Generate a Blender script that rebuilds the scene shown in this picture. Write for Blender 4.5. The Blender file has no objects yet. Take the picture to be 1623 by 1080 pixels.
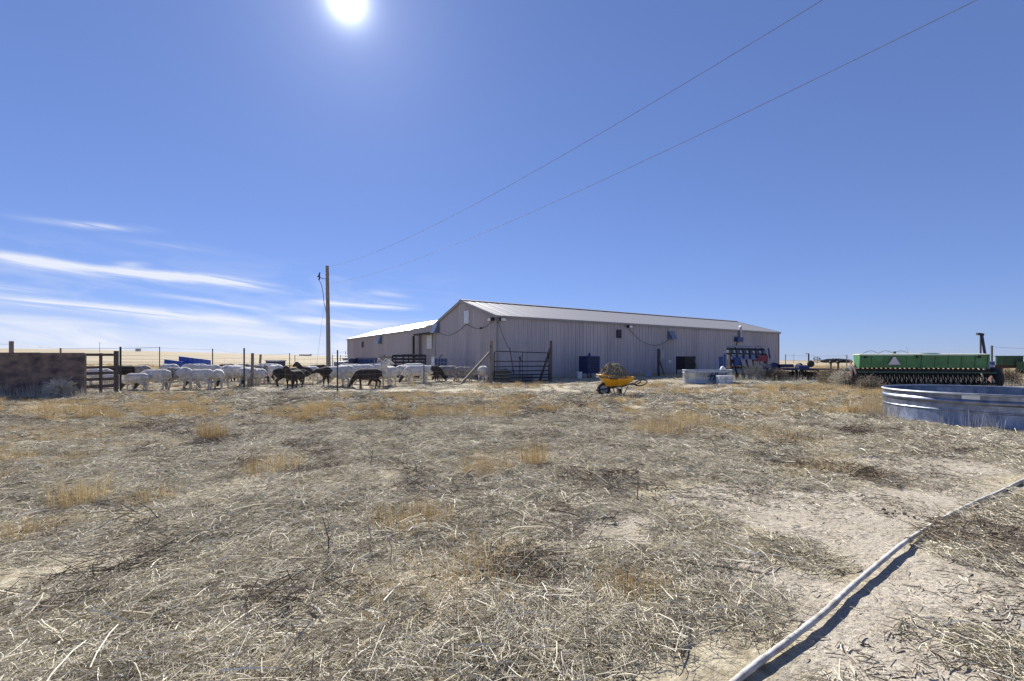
import bpy, bmesh, math, random
import numpy as np
from mathutils import Vector, Matrix

random.seed(7)
RNG = np.random.default_rng(11)
R = math.radians
S = bpy.context.scene
COL = S.collection

# ------------------------------------------------------------------ camera
F, HZ, CX, CAMH = 721.0, 568.0, 811.5, 1.20       # focal length and horizon in photo pixels, eye height in metres
cam_d = bpy.data.cameras.new('camera')
cam = bpy.data.objects.new('camera', cam_d)
COL.objects.link(cam)
cam.location = (0, 0, CAMH)
cam.rotation_euler = (R(90), 0, 0)
cam_d.sensor_width = 36.0
cam_d.lens = 36.0 * F / 1623.0
cam_d.shift_y = (HZ - 540.0) / 1623.0
cam_d.clip_start = 0.05
cam_d.clip_end = 12000
S.camera = cam

# ------------------------------------------------------------------ sky and sun
SUN_AZ, SUN_EL = math.atan2(550 - CX, F), R(36.5)
sun_dir = Vector((math.sin(SUN_AZ) * math.cos(SUN_EL), math.cos(SUN_AZ) * math.cos(SUN_EL), math.sin(SUN_EL)))
sl = bpy.data.lights.new('sun', 'SUN')
sl.energy = 5.0
sl.angle = R(0.55)
sl.color = (1.0, 0.97, 0.91)
sun = bpy.data.objects.new('sun', sl)
COL.objects.link(sun)
sun.rotation_euler = (-sun_dir).to_track_quat('-Z', 'Y').to_euler()
sun.location = sun_dir * 60

S.view_settings.view_transform = 'Standard'
S.view_settings.look = 'None'
S.view_settings.exposure = 0.95
S.view_settings.gamma = 1.0
S.view_settings.use_curve_mapping = False
S.render.engine = 'CYCLES'
S.cycles.use_denoising = True
S.cycles.denoising_prefilter = 'NONE'
S.cycles.max_bounces = 6
S.cycles.transparent_max_bounces = 8

world = bpy.data.worlds.new('World')
S.world = world
world.use_nodes = True
NT = world.node_tree
NT.nodes.clear()


def wn(t, **k):
    n = NT.nodes.new(t)
    for a, b in k.items():
        setattr(n, a, b)
    return n


def wm(op, a, b=None, c=None, clamp=False):
    n = wn('ShaderNodeMath', operation=op, use_clamp=clamp)
    for i, v in enumerate((a, b, c)):
        if v is None:
            continue
        if isinstance(v, (int, float)):
            n.inputs[i].default_value = v
        else:
            NT.links.new(v, n.inputs[i])
    return n.outputs[0]


def wstep(v, a, b):                      # smoothstep
    n = wn('ShaderNodeMapRange', interpolation_type='SMOOTHSTEP')
    NT.links.new(v, n.inputs[0])
    n.inputs[1].default_value = a
    n.inputs[2].default_value = b
    n.inputs[3].default_value = 0
    n.inputs[4].default_value = 1
    return n.outputs[0]


sky = wn('ShaderNodeTexSky', sky_type='NISHITA')
sky.sun_disc = False
sky.sun_elevation = SUN_EL
sky.sun_rotation = SUN_AZ
sky.altitude = 1900
sky.air_density = 1.0
sky.dust_density = 0.12
sky.ozone_density = 4.0
tc = wn('ShaderNodeTexCoord')
sep = wn('ShaderNodeSeparateXYZ')
NT.links.new(tc.outputs['Generated'], sep.inputs[0])
dx, dy, dz = sep.outputs
az = wm('ARCTAN2', dx, dy)
el = wm('ARCSINE', dz)


def wnoise(vec_xyz, scale, detail=5, rough=0.55, dist=0.0):
    c = wn('ShaderNodeCombineXYZ')
    for i, v in enumerate(vec_xyz):
        if isinstance(v, (int, float)):
            c.inputs[i].default_value = v
        else:
            NT.links.new(v, c.inputs[i])
    n = wn('ShaderNodeTexNoise')
    NT.links.new(c.outputs[0], n.inputs['Vector'])
    n.inputs['Scale'].default_value = scale
    n.inputs['Detail'].default_value = detail
    n.inputs['Roughness'].default_value = rough
    n.inputs['Distortion'].default_value = dist
    return n.outputs[0]


def ang(px, py):
    a = math.atan((px - CX) / F)
    return a, math.atan((HZ - py) / F * math.cos(a))


# cirrus: fine streaks drifting down to the right, strongest low in the left part of the sky
tilt = wm('ADD', el, wm('MULTIPLY', az, 0.085))
fine = wnoise((wm('MULTIPLY', az, 3.6), wm('MULTIPLY', tilt, 75.0), 0.0), 1.0, 9, 0.66, 0.8)
wisp = wnoise((wm('MULTIPLY', az, 5.5), wm('MULTIPLY', tilt, 26.0), 3.7), 1.0, 5, 0.55, 0.9)
warp = wm('MULTIPLY', wm('SUBTRACT', wnoise((wm('MULTIPLY', az, 6.0), wm('MULTIPLY', tilt, 9.0), 9.1), 1.0, 4, 0.5), 0.5), 0.020)
elw = wm('ADD', el, warp)
total = None
#          from px      to px      width(rad) amount fade
streaks = [((-80, 398), (440, 455), 0.0078, 0.95, 0.10),
           ((-60, 448), (110, 466), 0.0050, 0.55, 0.10),
           ((-80, 466), (430, 512), 0.0085, 0.75, 0.12),
           ((200, 462), (430, 490), 0.0040, 0.50, 0.12),
           ((20, 340), (235, 366), 0.0045, 0.50, 0.10),
           ((160, 374), (370, 405), 0.0050, 0.16, 0.10),
           ((165, 418), (235, 420), 0.0055, 0.55, 0.04),
           ((480, 474), (665, 487), 0.0060, 0.70, 0.06),
           ((570, 462), (650, 470), 0.0050, 0.30, 0.05),
           ((420, 500), (640, 517), 0.0090, 0.70, 0.10)]
for (p0, p1, w, amt, fade) in streaks:
    amt *= 1.5
    a0, e0 = ang(*p0)
    a1, e1 = ang(*p1)
    k = (e1 - e0) / (a1 - a0)
    line = wm('MULTIPLY_ADD', wm('SUBTRACT', az, a0), k, e0)
    d = wm('DIVIDE', wm('SUBTRACT', elw, line), w)
    g = wm('EXPONENT', wm('MULTIPLY', wm('MULTIPLY', d, d), -1.0))
    win = wm('MULTIPLY', wstep(az, a0 - fade * 0.3, a0 + fade), wm('SUBTRACT', 1.0, wstep(az, a1 - fade, a1 + fade * 0.4)))
    s_ = wm('MULTIPLY', wm('MULTIPLY', g, win), amt)
    total = s_ if total is None else wm('ADD', total, s_)
total = wm('MULTIPLY', total, wm('MULTIPLY_ADD', wstep(fine, 0.34, 0.62), 0.95, 0.12))
# general thin veil and horizon layer on the left
left = wm('SUBTRACT', 1.0, wstep(az, -0.45, 0.02))
veil = wm('MULTIPLY', wm('MULTIPLY', wstep(wisp, 0.42, 0.72), left), wm('MULTIPLY', wm('SUBTRACT', 1.0, wstep(el, 0.10, 0.22)), 0.32))
low = wm('MULTIPLY', wm('MULTIPLY', wm('SUBTRACT', 1.0, wstep(elw, 0.030, 0.088)), left), wm('MULTIPLY_ADD', wstep(wisp, 0.25, 0.62), 0.36, 0.46))
total = wm('ADD', total, wm('ADD', veil, low), clamp=True)
# sun disc and its aureole
dotn = wn('ShaderNodeVectorMath', operation='DOT_PRODUCT')
NT.links.new(tc.outputs['Generated'], dotn.inputs[0])
dotn.inputs[1].default_value = sun_dir
sang = wm('ARCCOSINE', wm('MINIMUM', dotn.outputs['Value'], 0.9999999))
aure = wm('ADD', wm('MULTIPLY', wm('EXPONENT', wm('MULTIPLY', sang, -1 / 0.013)), 6.0), wm('MULTIPLY', wm('EXPONENT', wm('MULTIPLY', sang, -1 / 0.10)), 0.26))

gm = wn('ShaderNodeGamma')                 # compress the bright horizon as the camera did
gm.inputs['Gamma'].default_value = 0.60
NT.links.new(sky.outputs[0], gm.inputs['Color'])
hs = wn('ShaderNodeMix', data_type='RGBA', blend_type='MULTIPLY')
hs.inputs[0].default_value = 1.0
NT.links.new(gm.outputs[0], hs.inputs[6])
hs.inputs[7].default_value = (0.77, 0.92, 1.46, 1)
SKY_STRENGTH = 0.085
mixc = wn('ShaderNodeMix', data_type='RGBA')
NT.links.new(total, mixc.inputs[0])
NT.links.new(hs.outputs[2], mixc.inputs[6])
mixc.inputs[7].default_value = (4.9, 5.2, 6.0, 1)
add = wn('ShaderNodeMix', data_type='RGBA', blend_type='ADD')
add.inputs[0].default_value = 1.0
NT.links.new(mixc.outputs[2], add.inputs[6])
sc_ = wn('ShaderNodeVectorMath', operation='SCALE')
sc_.inputs[0].default_value = (6.0, 6.3, 7.0)
NT.links.new(aure, sc_.inputs['Scale'])
NT.links.new(sc_.outputs[0], add.inputs[7])
bg = wn('ShaderNodeBackground')
bg.inputs['Strength'].default_value = SKY_STRENGTH
NT.links.new(add.outputs[2], bg.inputs['Color'])
wo = wn('ShaderNodeOutputWorld')
NT.links.new(bg.outputs[0], wo.inputs[0])


# ------------------------------------------------------------------ helpers
def smooth(a, b, x):
    t = np.clip((x - a) / (b - a), 0, 1)
    return t * t * (3 - 2 * t)


def _hash(ix, iy, seed):
    h = (ix.astype(np.int64) * 374761393 + iy.astype(np.int64) * 668265263 + seed * 982451653) & 0x7fffffff
    h = ((h ^ (h >> 13)) * 1274126177) & 0x7fffffff
    return ((h ^ (h >> 16)) & 0xffff) / 65535.0


def vnoise(x, y, seed=0):
    x = np.asarray(x, float); y = np.asarray(y, float)
    ix, iy = np.floor(x), np.floor(y)
    fx, fy = x - ix, y - iy
    fx = fx * fx * (3 - 2 * fx); fy = fy * fy * (3 - 2 * fy)
    a = _hash(ix, iy, seed); b = _hash(ix + 1, iy, seed)
    c = _hash(ix, iy + 1, seed); d = _hash(ix + 1, iy + 1, seed)
    return (a * (1 - fx) + b * fx) * (1 - fy) + (c * (1 - fx) + d * fx) * fy


def fbm(x, y, seed=0, oct=4):
    t, a, n = 0, 0.5, 0
    for i in range(oct):
        t = t + a * vnoise(x * 2 ** i, y * 2 ** i, seed + i * 17)
        n += a
        a *= 0.5
    return t / n


def hgt(x, y):
    x = np.asarray(x, float); y = np.asarray(y, float)
    r = np.hypot(x, y)
    a = np.arctan2(x, np.maximum(y, 1e-6))
    front = smooth(0, 60, y)
    slope = 0.0150 * (1 - smooth(-0.85, -0.10, a)) - 0.0075 * smooth(0.0, 0.45, a)
    rr = np.clip(r - 55, 0, 2600)
    z = slope * rr * front * smooth(0, 120, rr)
    z = z + 0.9 * (vnoise(x / 160, y / 160, 3) - 0.5) * smooth(90, 300, r)
    near = 1 - smooth(20, 70, r)
    z = z + 0.05 * (vnoise(x / 2.6 + 7, y / 2.6, 5) - 0.5) * near
    z = z + 0.022 * (vnoise(x / 0.7, y / 0.7 + 3, 6) - 0.5) * near
    return z


def H(x, y):
    return float(hgt(x, y))


def G(px, py):
    d = CAMH * F / (py - HZ)
    return (px - CX) / F * d, d


def X(px, d):
    return (px - CX) / F * d


def Z(py, d):
    return CAMH - (py - HZ) / F * d


class MB:
    def __init__(s):
        s.v, s.f, s.mi = [], [], []
        s.cur = 0

    def add(s, vs, fs):
        o = len(s.v)
        s.v += [tuple(p) for p in vs]
        s.f += [tuple(i + o for i in f) for f in fs]
        s.mi += [s.cur] * len(fs)
        return s

    def box(s, a, b):
        x0, y0, z0 = a; x1, y1, z1 = b
        return s.add([(x0, y0, z0), (x1, y0, z0), (x1, y1, z0), (x0, y1, z0), (x0, y0, z1), (x1, y0, z1), (x1, y1, z1), (x0, y1, z1)],
                     [(0, 3, 2, 1), (4, 5, 6, 7), (0, 1, 5, 4), (1, 2, 6, 5), (2, 3, 7, 6), (3, 0, 4, 7)])

    def bar(s, p, q, w, h, up=(0, 0, 1)):            # rectangular bar from p to q
        p, q = Vector(p), Vector(q)
        d = (q - p).normalized()
        up = Vector(up)
        if abs(d.dot(up)) > 0.97:
            up = Vector((1, 0, 0))
        a = d.cross(up).normalized() * (w / 2)
        b = a.cross(d).normalized() * (h / 2)
        vs = [p - a - b, p + a - b, p + a + b, p - a + b, q - a - b, q + a - b, q + a + b, q - a + b]
        return s.add(vs, [(0, 3, 2, 1), (4, 5, 6, 7), (0, 1, 5, 4), (1, 2, 6, 5), (2, 3, 7, 6), (3, 0, 4, 7)])

    def tube(s, pts, r, seg=8, caps=True):
        pts = [Vector(p) for p in pts]
        n = len(pts)
        rs = r if isinstance(r, (list, tuple)) else [r] * n
        vs, fs = [], []
        ref = None
        for i, p in enumerate(pts):
            d = (pts[min(i + 1, n - 1)] - pts[max(i - 1, 0)])
            d = d.normalized() if d.length > 1e-9 else Vector((0, 0, 1))
            if ref is None:
                ref = Vector((0, 0, 1)) if abs(d.z) < 0.9 else Vector((1, 0, 0))
            a = (ref - d * ref.dot(d))
            a = a.normalized() if a.length > 1e-6 else d.orthogonal().normalized()
            ref = a
            b = d.cross(a)
            for k in range(seg):
                t = 2 * math.pi * k / seg
                vs.append(p + (a * math.cos(t) + b * math.sin(t)) * rs[i])
        for i in range(n - 1):
            for k in range(seg):
                k2 = (k + 1) % seg
                fs.append((i * seg + k, i * seg + k2, (i + 1) * seg + k2, (i + 1) * seg + k))
        if caps:
            fs.append(tuple(range(seg - 1, -1, -1)))
            fs.append(tuple((n - 1) * seg + k for k in range(seg)))
        return s.add(vs, fs)

    def lathe(s, prof, seg=24, axis='Z', c=(0, 0, 0)):      # prof: list of (r, h)
        vs, fs = [], []
        for r, h in prof:
            for k in range(seg):
                t = 2 * math.pi * k / seg
                a, b = r * math.cos(t), r * math.sin(t)
                p = (a, b, h) if axis == 'Z' else ((a, h, b) if axis == 'Y' else (h, a, b))
                vs.append((p[0] + c[0], p[1] + c[1], p[2] + c[2]))
        for i in range(len(prof) - 1):
            for k in range(seg):
                k2 = (k + 1) % seg
                fs.append((i * seg + k, i * seg + k2, (i + 1) * seg + k2, (i + 1) * seg + k))
        return s.add(vs, fs)

    def prism(s, poly, axis, a, b):                    # poly of 2-D points extruded along an axis
        n = len(poly)

        def p3(u, v, w):
            return (w, u, v) if axis == 'X' else ((u, w, v) if axis == 'Y' else (u, v, w))
        vs = [p3(u, v, a) for u, v in poly] + [p3(u, v, b) for u, v in poly]
        fs = [tuple(range(n - 1, -1, -1)), tuple(range(n, 2 * n))]
        for k in range(n):
            k2 = (k + 1) % n
            fs.append((k, k2, n + k2, n + k))
        return s.add(vs, fs)

    def mesh(s, name, mats, smooth_=False):
        me = bpy.data.meshes.new(name)
        me.from_pydata([tuple(p) for p in s.v], [], s.f)
        for m in (mats if isinstance(mats, (list, tuple)) else [mats]):
            me.materials.append(m)
        if any(s.mi):
            me.polygons.foreach_set('material_index', s.mi)
        bm = bmesh.new(); bm.from_mesh(me)
        bmesh.ops.recalc_face_normals(bm, faces=bm.faces)
        bm.to_mesh(me); bm.free()
        if smooth_:
            me.polygons.foreach_set('use_smooth', [True] * len(me.polygons))
            if hasattr(me, 'set_sharp_from_angle'):
                me.set_sharp_from_angle(angle=R(40))
        return me

    def build(s, name, mats, parent=None, smooth_=False):
        return link(name, s.mesh(name, mats, smooth_), parent)


def link(name, me, parent=None):
    o = bpy.data.objects.new(name, me)
    COL.objects.link(o)
    if parent is not None:
        o.parent = parent
    return o


def tag(o, label=None, cat=None, group=None, kind=None):
    if label: o['label'] = label
    if cat: o['category'] = cat
    if group: o['group'] = group
    if kind: o['kind'] = kind
    return o


def empty(name, loc, rz, label, cat, group=None):
    o = bpy.data.objects.new(name, None)
    o.empty_display_size = 0.2
    COL.objects.link(o)
    o.location = loc
    o.rotation_euler = (0, 0, rz)
    return tag(o, label, cat, group)


# ------------------------------------------------------------------ materials
def mat(name, c1, c2=None, scale=8.0, rough=0.7, metal=0.0, bump=0.0, bscale=None, stretch=(1, 1, 1), detail=5, spec=0.5, trans=None, lo=0.35, hi=0.65):
    m = bpy.data.materials.new(name)
    m.use_nodes = True
    nt = m.node_tree
    b = nt.nodes['Principled BSDF']
    b.inputs['Roughness'].default_value = rough
    b.inputs['Metallic'].default_value = metal
    b.inputs['Specular IOR Level'].default_value = spec
    c2 = c2 or tuple(v * 0.75 for v in c1)
    tcn = nt.nodes.new('ShaderNodeTexCoord')
    mp = nt.nodes.new('ShaderNodeMapping')
    mp.inputs['Scale'].default_value = stretch
    nt.links.new(tcn.outputs['Object'], mp.inputs[0])
    n = nt.nodes.new('ShaderNodeTexNoise')
    n.inputs['Scale'].default_value = scale
    n.inputs['Detail'].default_value = detail
    n.inputs['Roughness'].default_value = 0.62
    nt.links.new(mp.outputs[0], n.inputs['Vector'])
    r = nt.nodes.new('ShaderNodeValToRGB')
    r.color_ramp.elements[0].position = lo
    r.color_ramp.elements[1].position = hi
    r.color_ramp.elements[0].color = (*c2, 1)
    r.color_ramp.elements[1].color = (*c1, 1)
    nt.links.new(n.outputs[0], r.inputs[0])
    nt.links.new(r.outputs[0], b.inputs['Base Color'])
    if bump:
        n2 = nt.nodes.new('ShaderNodeTexNoise')
        n2.inputs['Scale'].default_value = bscale or scale * 3
        n2.inputs['Detail'].default_value = 6
        nt.links.new(mp.outputs[0], n2.inputs['Vector'])
        bn = nt.nodes.new('ShaderNodeBump')
        bn.inputs['Strength'].default_value = bump
        bn.inputs['Distance'].default_value = 0.02
        nt.links.new(n2.outputs[0], bn.inputs['Height'])
        nt.links.new(bn.outputs[0], b.inputs['Normal'])
    return m


def strand_mat(name, ramp, rough=0.75, trans=0.0):
    """Dry plant matter: colour from the per-strand value stored on the mesh, shifted a little per clump."""
    m = bpy.data.materials.new(name)
    m.use_nodes = True
    nt = m.node_tree
    b = nt.nodes['Principled BSDF']
    b.inputs['Roughness'].default_value = rough
    b.inputs['Specular IOR Level'].default_value = 0.3
    at = nt.nodes.new('ShaderNodeAttribute')
    at.attribute_name = 'tint'
    oi = nt.nodes.new('ShaderNodeObjectInfo')
    ad = nt.nodes.new('ShaderNodeMath'); ad.operation = 'MULTIPLY_ADD'
    nt.links.new(oi.outputs['Random'], ad.inputs[0])
    ad.inputs[1].default_value = 0.30
    sb = nt.nodes.new('ShaderNodeMath'); sb.operation = 'SUBTRACT'
    nt.links.new(at.outputs['Fac'], sb.inputs[0]); sb.inputs[1].default_value = 0.15
    nt.links.new(sb.outputs[0], ad.inputs[2])
    r = nt.nodes.new('ShaderNodeValToRGB')
    els = r.color_ramp.elements
    while len(els) < len(ramp):
        els.new(0.5)
    for i, c in enumerate(ramp):
        els[i].position = i / (len(ramp) - 1)
        els[i].color = (*c, 1)
    nt.links.new(ad.outputs[0], r.inputs[0])
    nt.links.new(r.outputs[0], b.inputs['Base Color'])
    if trans:
        tr = nt.nodes.new('ShaderNodeBsdfTranslucent')
        nt.links.new(r.outputs[0], tr.inputs['Color'])
        mx = nt.nodes.new('ShaderNodeMixShader')
        mx.inputs[0].default_value = trans
        nt.links.new(b.outputs[0], mx.inputs[1])
        nt.links.new(tr.outputs[0], mx.inputs[2])
        out = nt.nodes['Material Output']
        nt.links.new(mx.outputs[0], out.inputs['Surface'])
    return m


M = {}
M['siding'] = mat('siding', (0.47, 0.43, 0.445), (0.40, 0.365, 0.38), 1.6, 0.55, 0.0, stretch=(1, 1, 0.12), spec=0.4)
_nt = M['siding'].node_tree                 # neighbouring sheets have weathered a little differently
_oi = _nt.nodes.new('ShaderNodeObjectInfo')
_mr = _nt.nodes.new('ShaderNodeMapRange'); _mr.inputs[3].default_value = 0.90; _mr.inputs[4].default_value = 1.07
_nt.links.new(_oi.outputs['Random'], _mr.inputs[0])
_mx = _nt.nodes.new('ShaderNodeVectorMath'); _mx.operation = 'SCALE'
_src = _nt.nodes['Principled BSDF'].inputs['Base Color'].links[0].from_socket
_nt.links.new(_src, _mx.inputs[0]); _nt.links.new(_mr.outputs[0], _mx.inputs['Scale'])
_nt.links.new(_mx.outputs[0], _nt.nodes['Principled BSDF'].inputs['Base Color'])
M['siding_dark'] = mat('siding_trim', (0.28, 0.265, 0.27), (0.24, 0.225, 0.23), 2, 0.5)
M['roof'] = mat('roof_metal', (0.33, 0.305, 0.285), (0.28, 0.26, 0.24), 1.2, 0.45, 0.1, stretch=(0.3, 1, 1), spec=0.5)
M['roof_white'] = mat('roof_white', (0.80, 0.80, 0.79), (0.72, 0.72, 0.71), 1.2, 0.32, 0.1, spec=0.6)  # sun glare on the sheets put into the base colour as white
M['white'] = mat('white_paint', (0.78, 0.78, 0.77), (0.66, 0.66, 0.64), 6, 0.5)
M['plastic_white'] = mat('white_plastic', (0.76, 0.78, 0.80), (0.62, 0.64, 0.66), 9, 0.45)
M['glass'] = mat('window_glass', (0.30, 0.34, 0.38), (0.24, 0.28, 0.33), 3, 0.12, 0.0, spec=0.8)
M['pane'] = mat('white_window', (0.62, 0.66, 0.70), (0.56, 0.60, 0.64), 3, 0.2)
M['grey_metal'] = mat('grey_metal', (0.28, 0.31, 0.36), (0.20, 0.22, 0.27), 10, 0.45, 0.5)
M['dark_metal'] = mat('dark_metal', (0.045, 0.045, 0.050), (0.022, 0.021, 0.024), 10, 0.7, 0.1, spec=0.3)
M['black_rubber'] = mat('rubber', (0.028, 0.028, 0.030), (0.016, 0.016, 0.018), 20, 0.75)
M['gate_paint'] = mat('gate_paint', (0.030, 0.032, 0.042), (0.018, 0.017, 0.020), 14, 0.8, 0.0, spec=0.2)
M['rust'] = mat('rusty_steel', (0.085, 0.056, 0.042), (0.040, 0.031, 0.030), 9, 0.8, 0.25, 0.4)
M['galv'] = mat('galvanised', (0.27, 0.30, 0.37), (0.13, 0.15, 0.205), 7, 0.40, 0.9, 0.12, 14, stretch=(1, 1, 0.6))
M['galv_worn'] = mat('galvanised_worn', (0.46, 0.48, 0.52), (0.30, 0.32, 0.36), 5, 0.48, 0.75, 0.1, 14)
M['water'] = mat('tank_water', (0.05, 0.08, 0.11), (0.04, 0.06, 0.09), 3, 0.06, 0.0, 0.05, 6)
M['wood'] = mat('grey_wood', (0.26, 0.225, 0.195), (0.13, 0.11, 0.097), 7, 0.85, 0, 0.5, 30, stretch=(6, 6, 0.5))
M['wood_dark'] = mat('dark_wood', (0.115, 0.090, 0.085), (0.055, 0.044, 0.046), 6, 0.85, 0, 0.5, 30, stretch=(0.6, 4, 6))
M['plywood'] = mat('plywood', (0.21, 0.155, 0.122), (0.050, 0.042, 0.052), 2.3, 0.9, 0, 0.7, 18, stretch=(0.8, 1, 1.7), detail=9, lo=0.36, hi=0.60)
M['pole'] = mat('pole_wood', (0.30, 0.26, 0.235), (0.17, 0.145, 0.13), 6, 0.85, 0, 0.4, 30, stretch=(5, 5, 0.35))
M['blue_plastic'] = mat('blue_plastic', (0.016, 0.075, 0.42), (0.010, 0.048, 0.30), 4, 0.42)
M['blue_steel'] = mat('blue_steel', (0.030, 0.065, 0.21), (0.018, 0.036, 0.13), 7, 0.5, 0.1)
M['navy'] = mat('navy_cabinet', (0.022, 0.036, 0.13), (0.012, 0.018, 0.065), 5, 0.55, 0.1)
M['grey_blue'] = mat('grey_blue_sheet', (0.23, 0.27, 0.35), (0.14, 0.17, 0.24), 6, 0.45, 0.3)
M['green'] = mat('green_paint', (0.062, 0.235, 0.092), (0.035, 0.130, 0.060), 3.2, 0.5, 0.0, 0.1, 12, lo=0.3, hi=0.7)
M['green_dark'] = mat('green_dark', (0.020, 0.095, 0.058), (0.012, 0.055, 0.038), 3, 0.55)
M['lid'] = mat('drill_lid', (0.62, 0.64, 0.50), (0.50, 0.53, 0.36), 5, 0.45)
M['red'] = mat('red_paint', (0.30, 0.035, 0.055), (0.18, 0.022, 0.035), 6, 0.5)
M['faded_red'] = mat('faded_red', (0.24, 0.13, 0.12), (0.13, 0.06, 0.055), 6, 0.7)
M['smv'] = mat('sign_triangle', (0.62, 0.58, 0.62), (0.48, 0.44, 0.50), 6, 0.5)
M['yellow'] = mat('yellow_paint', (0.78, 0.38, 0.020), (0.64, 0.29, 0.014), 4, 0.42, 0, 0.05, 20)
M['hose'] = mat('white_hose', (0.52, 0.505, 0.47), (0.27, 0.24, 0.195), 9, 0.62, 0, 0.2, 30, lo=0.34, hi=0.58, spec=0.25)
M['hose_green'] = mat('pale_green_hose', (0.30, 0.45, 0.37), (0.22, 0.34, 0.28), 6, 0.6)
M['cable'] = mat('cable', (0.05, 0.05, 0.055), (0.035, 0.035, 0.04), 10, 0.6)
M['line'] = mat('power_line_wire', (0.24, 0.24, 0.26), (0.18, 0.18, 0.20), 10, 0.75, 0.0, spec=0.2)
M['fence_wire'] = mat('fence_wire', (0.30, 0.29, 0.28), (0.20, 0.18, 0.17), 10, 0.6, 0.6)
M['tpost'] = mat('steel_post', (0.060, 0.075, 0.070), (0.035, 0.036, 0.038), 10, 0.7, 0.2)
M['scrap'] = mat('scrap_white', (0.80, 0.80, 0.80), (0.66, 0.66, 0.66), 10, 0.6)
M['stick'] = mat('bleached_stick', (0.46, 0.42, 0.36), (0.26, 0.23, 0.19), 20, 0.85)
M['twig'] = mat('dark_twig', (0.105, 0.080, 0.066), (0.060, 0.046, 0.040), 20, 0.85)
M['far_tree'] = mat('far_tree', (0.055, 0.065, 0.075), (0.035, 0.040, 0.048), 0.2, 0.95)
M['far_white'] = mat('far_wall', (0.72, 0.72, 0.72), (0.62, 0.62, 0.62), 1, 0.7)
M['far_dark'] = mat('far_roof', (0.12, 0.11, 0.12), (0.08, 0.08, 0.09), 1, 0.8)
M['manure'] = strand_mat('manure_straw', [(0.10, 0.085, 0.055), (0.24, 0.205, 0.14), (0.38, 0.335, 0.24), (0.52, 0.47, 0.36)])
M['dirt_heap'] = mat('dirt_heap', (0.21, 0.178, 0.125), (0.10, 0.084, 0.06), 18, 0.95, 0, 0.8, 40)
# fleece
M['wool_white'] = mat('white_fleece', (0.69, 0.66, 0.62), (0.44, 0.40, 0.355), 8, 0.95, 0, 0.6, 40)
M['wool_grey'] = mat('grey_fleece', (0.40, 0.36, 0.32), (0.15, 0.13, 0.118), 9, 0.95, 0, 0.6, 40)
M['wool_brown'] = mat('brown_fleece', (0.090, 0.062, 0.046), (0.045, 0.032, 0.026), 9, 0.95, 0, 0.6, 40)
M['wool_black'] = mat('black_fleece', (0.060, 0.046, 0.038), (0.020, 0.016, 0.015), 9, 0.92, 0, 0.5, 40)
M['horn'] = mat('horn', (0.40, 0.36, 0.30), (0.27, 0.23, 0.19), 30, 0.6)

# ------------------------------------------------------------------ ground
BARE = [(1450, 1010, 330, 150, 1), (1420, 830, 290, 70, 1), (1190, 800, 150, 32, 1), (1000, 613, 170, 12, 0.45), (1460, 745, 170, 24, 1),
        (985, 842, 130, 34, 1), (1210, 915, 90, 34, 1), (1330, 930, 120, 60, 1), (1640, 900, 160, 80, 1),
        (1270, 640, 260, 9, 0.45), (700, 628, 420, 9, 0.3), (330, 634, 260, 8, 0.3), (1120, 618, 120, 6, 0.6), (150, 940, 60, 16, 0.35), (560, 700, 90, 8, 0.35)]
COVER = [(1185, 862, 175, 34, 0.20), (1300, 752, 150, 26, 0.06), (1120, 985, 130, 60, 0.25), (1290, 905, 80, 16, 0.30),
         (1580, 845, 95, 45, -0.05), (1090, 1060, 120, 60, 0.0), (1560, 1030, 80, 18, 0.12), (1420, 700, 210, 18, 0.1)]


def px_of(x, y):
    return CX + F * x / np.maximum(y, 0.3), HZ + F * CAMH / np.maximum(y, 0.3)


def bare_mask(x, y):
    x = np.asarray(x, float); y = np.asarray(y, float)
    wx = x + 0.16 * (fbm(x * 1.6, y * 1.6, 21, 4) - 0.5) * 2
    wy = y + 0.22 * (fbm(x * 1.6 + 9, y * 1.6, 22, 4) - 0.5) * 2
    px, py = px_of(wx, wy)
    m = np.zeros_like(x)
    for cx, cy, rx, ry, a in BARE:
        d = np.sqrt(((px - cx) / rx) ** 2 + ((py - cy) / ry) ** 2)
        m = np.maximum(m, a * (1 - smooth(0.72, 1.12, d)))
    for cx, cy, rx, ry, sl_ in COVER:
        d = np.sqrt(((px - cx) / rx) ** 2 + ((py - cy - sl_ * (px - cx)) / ry) ** 2)
        m = m * smooth(0.75, 1.1, d)
    m = np.where(y < 1.0, 0.35, m)
    return np.clip(m, 0, 1)


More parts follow.
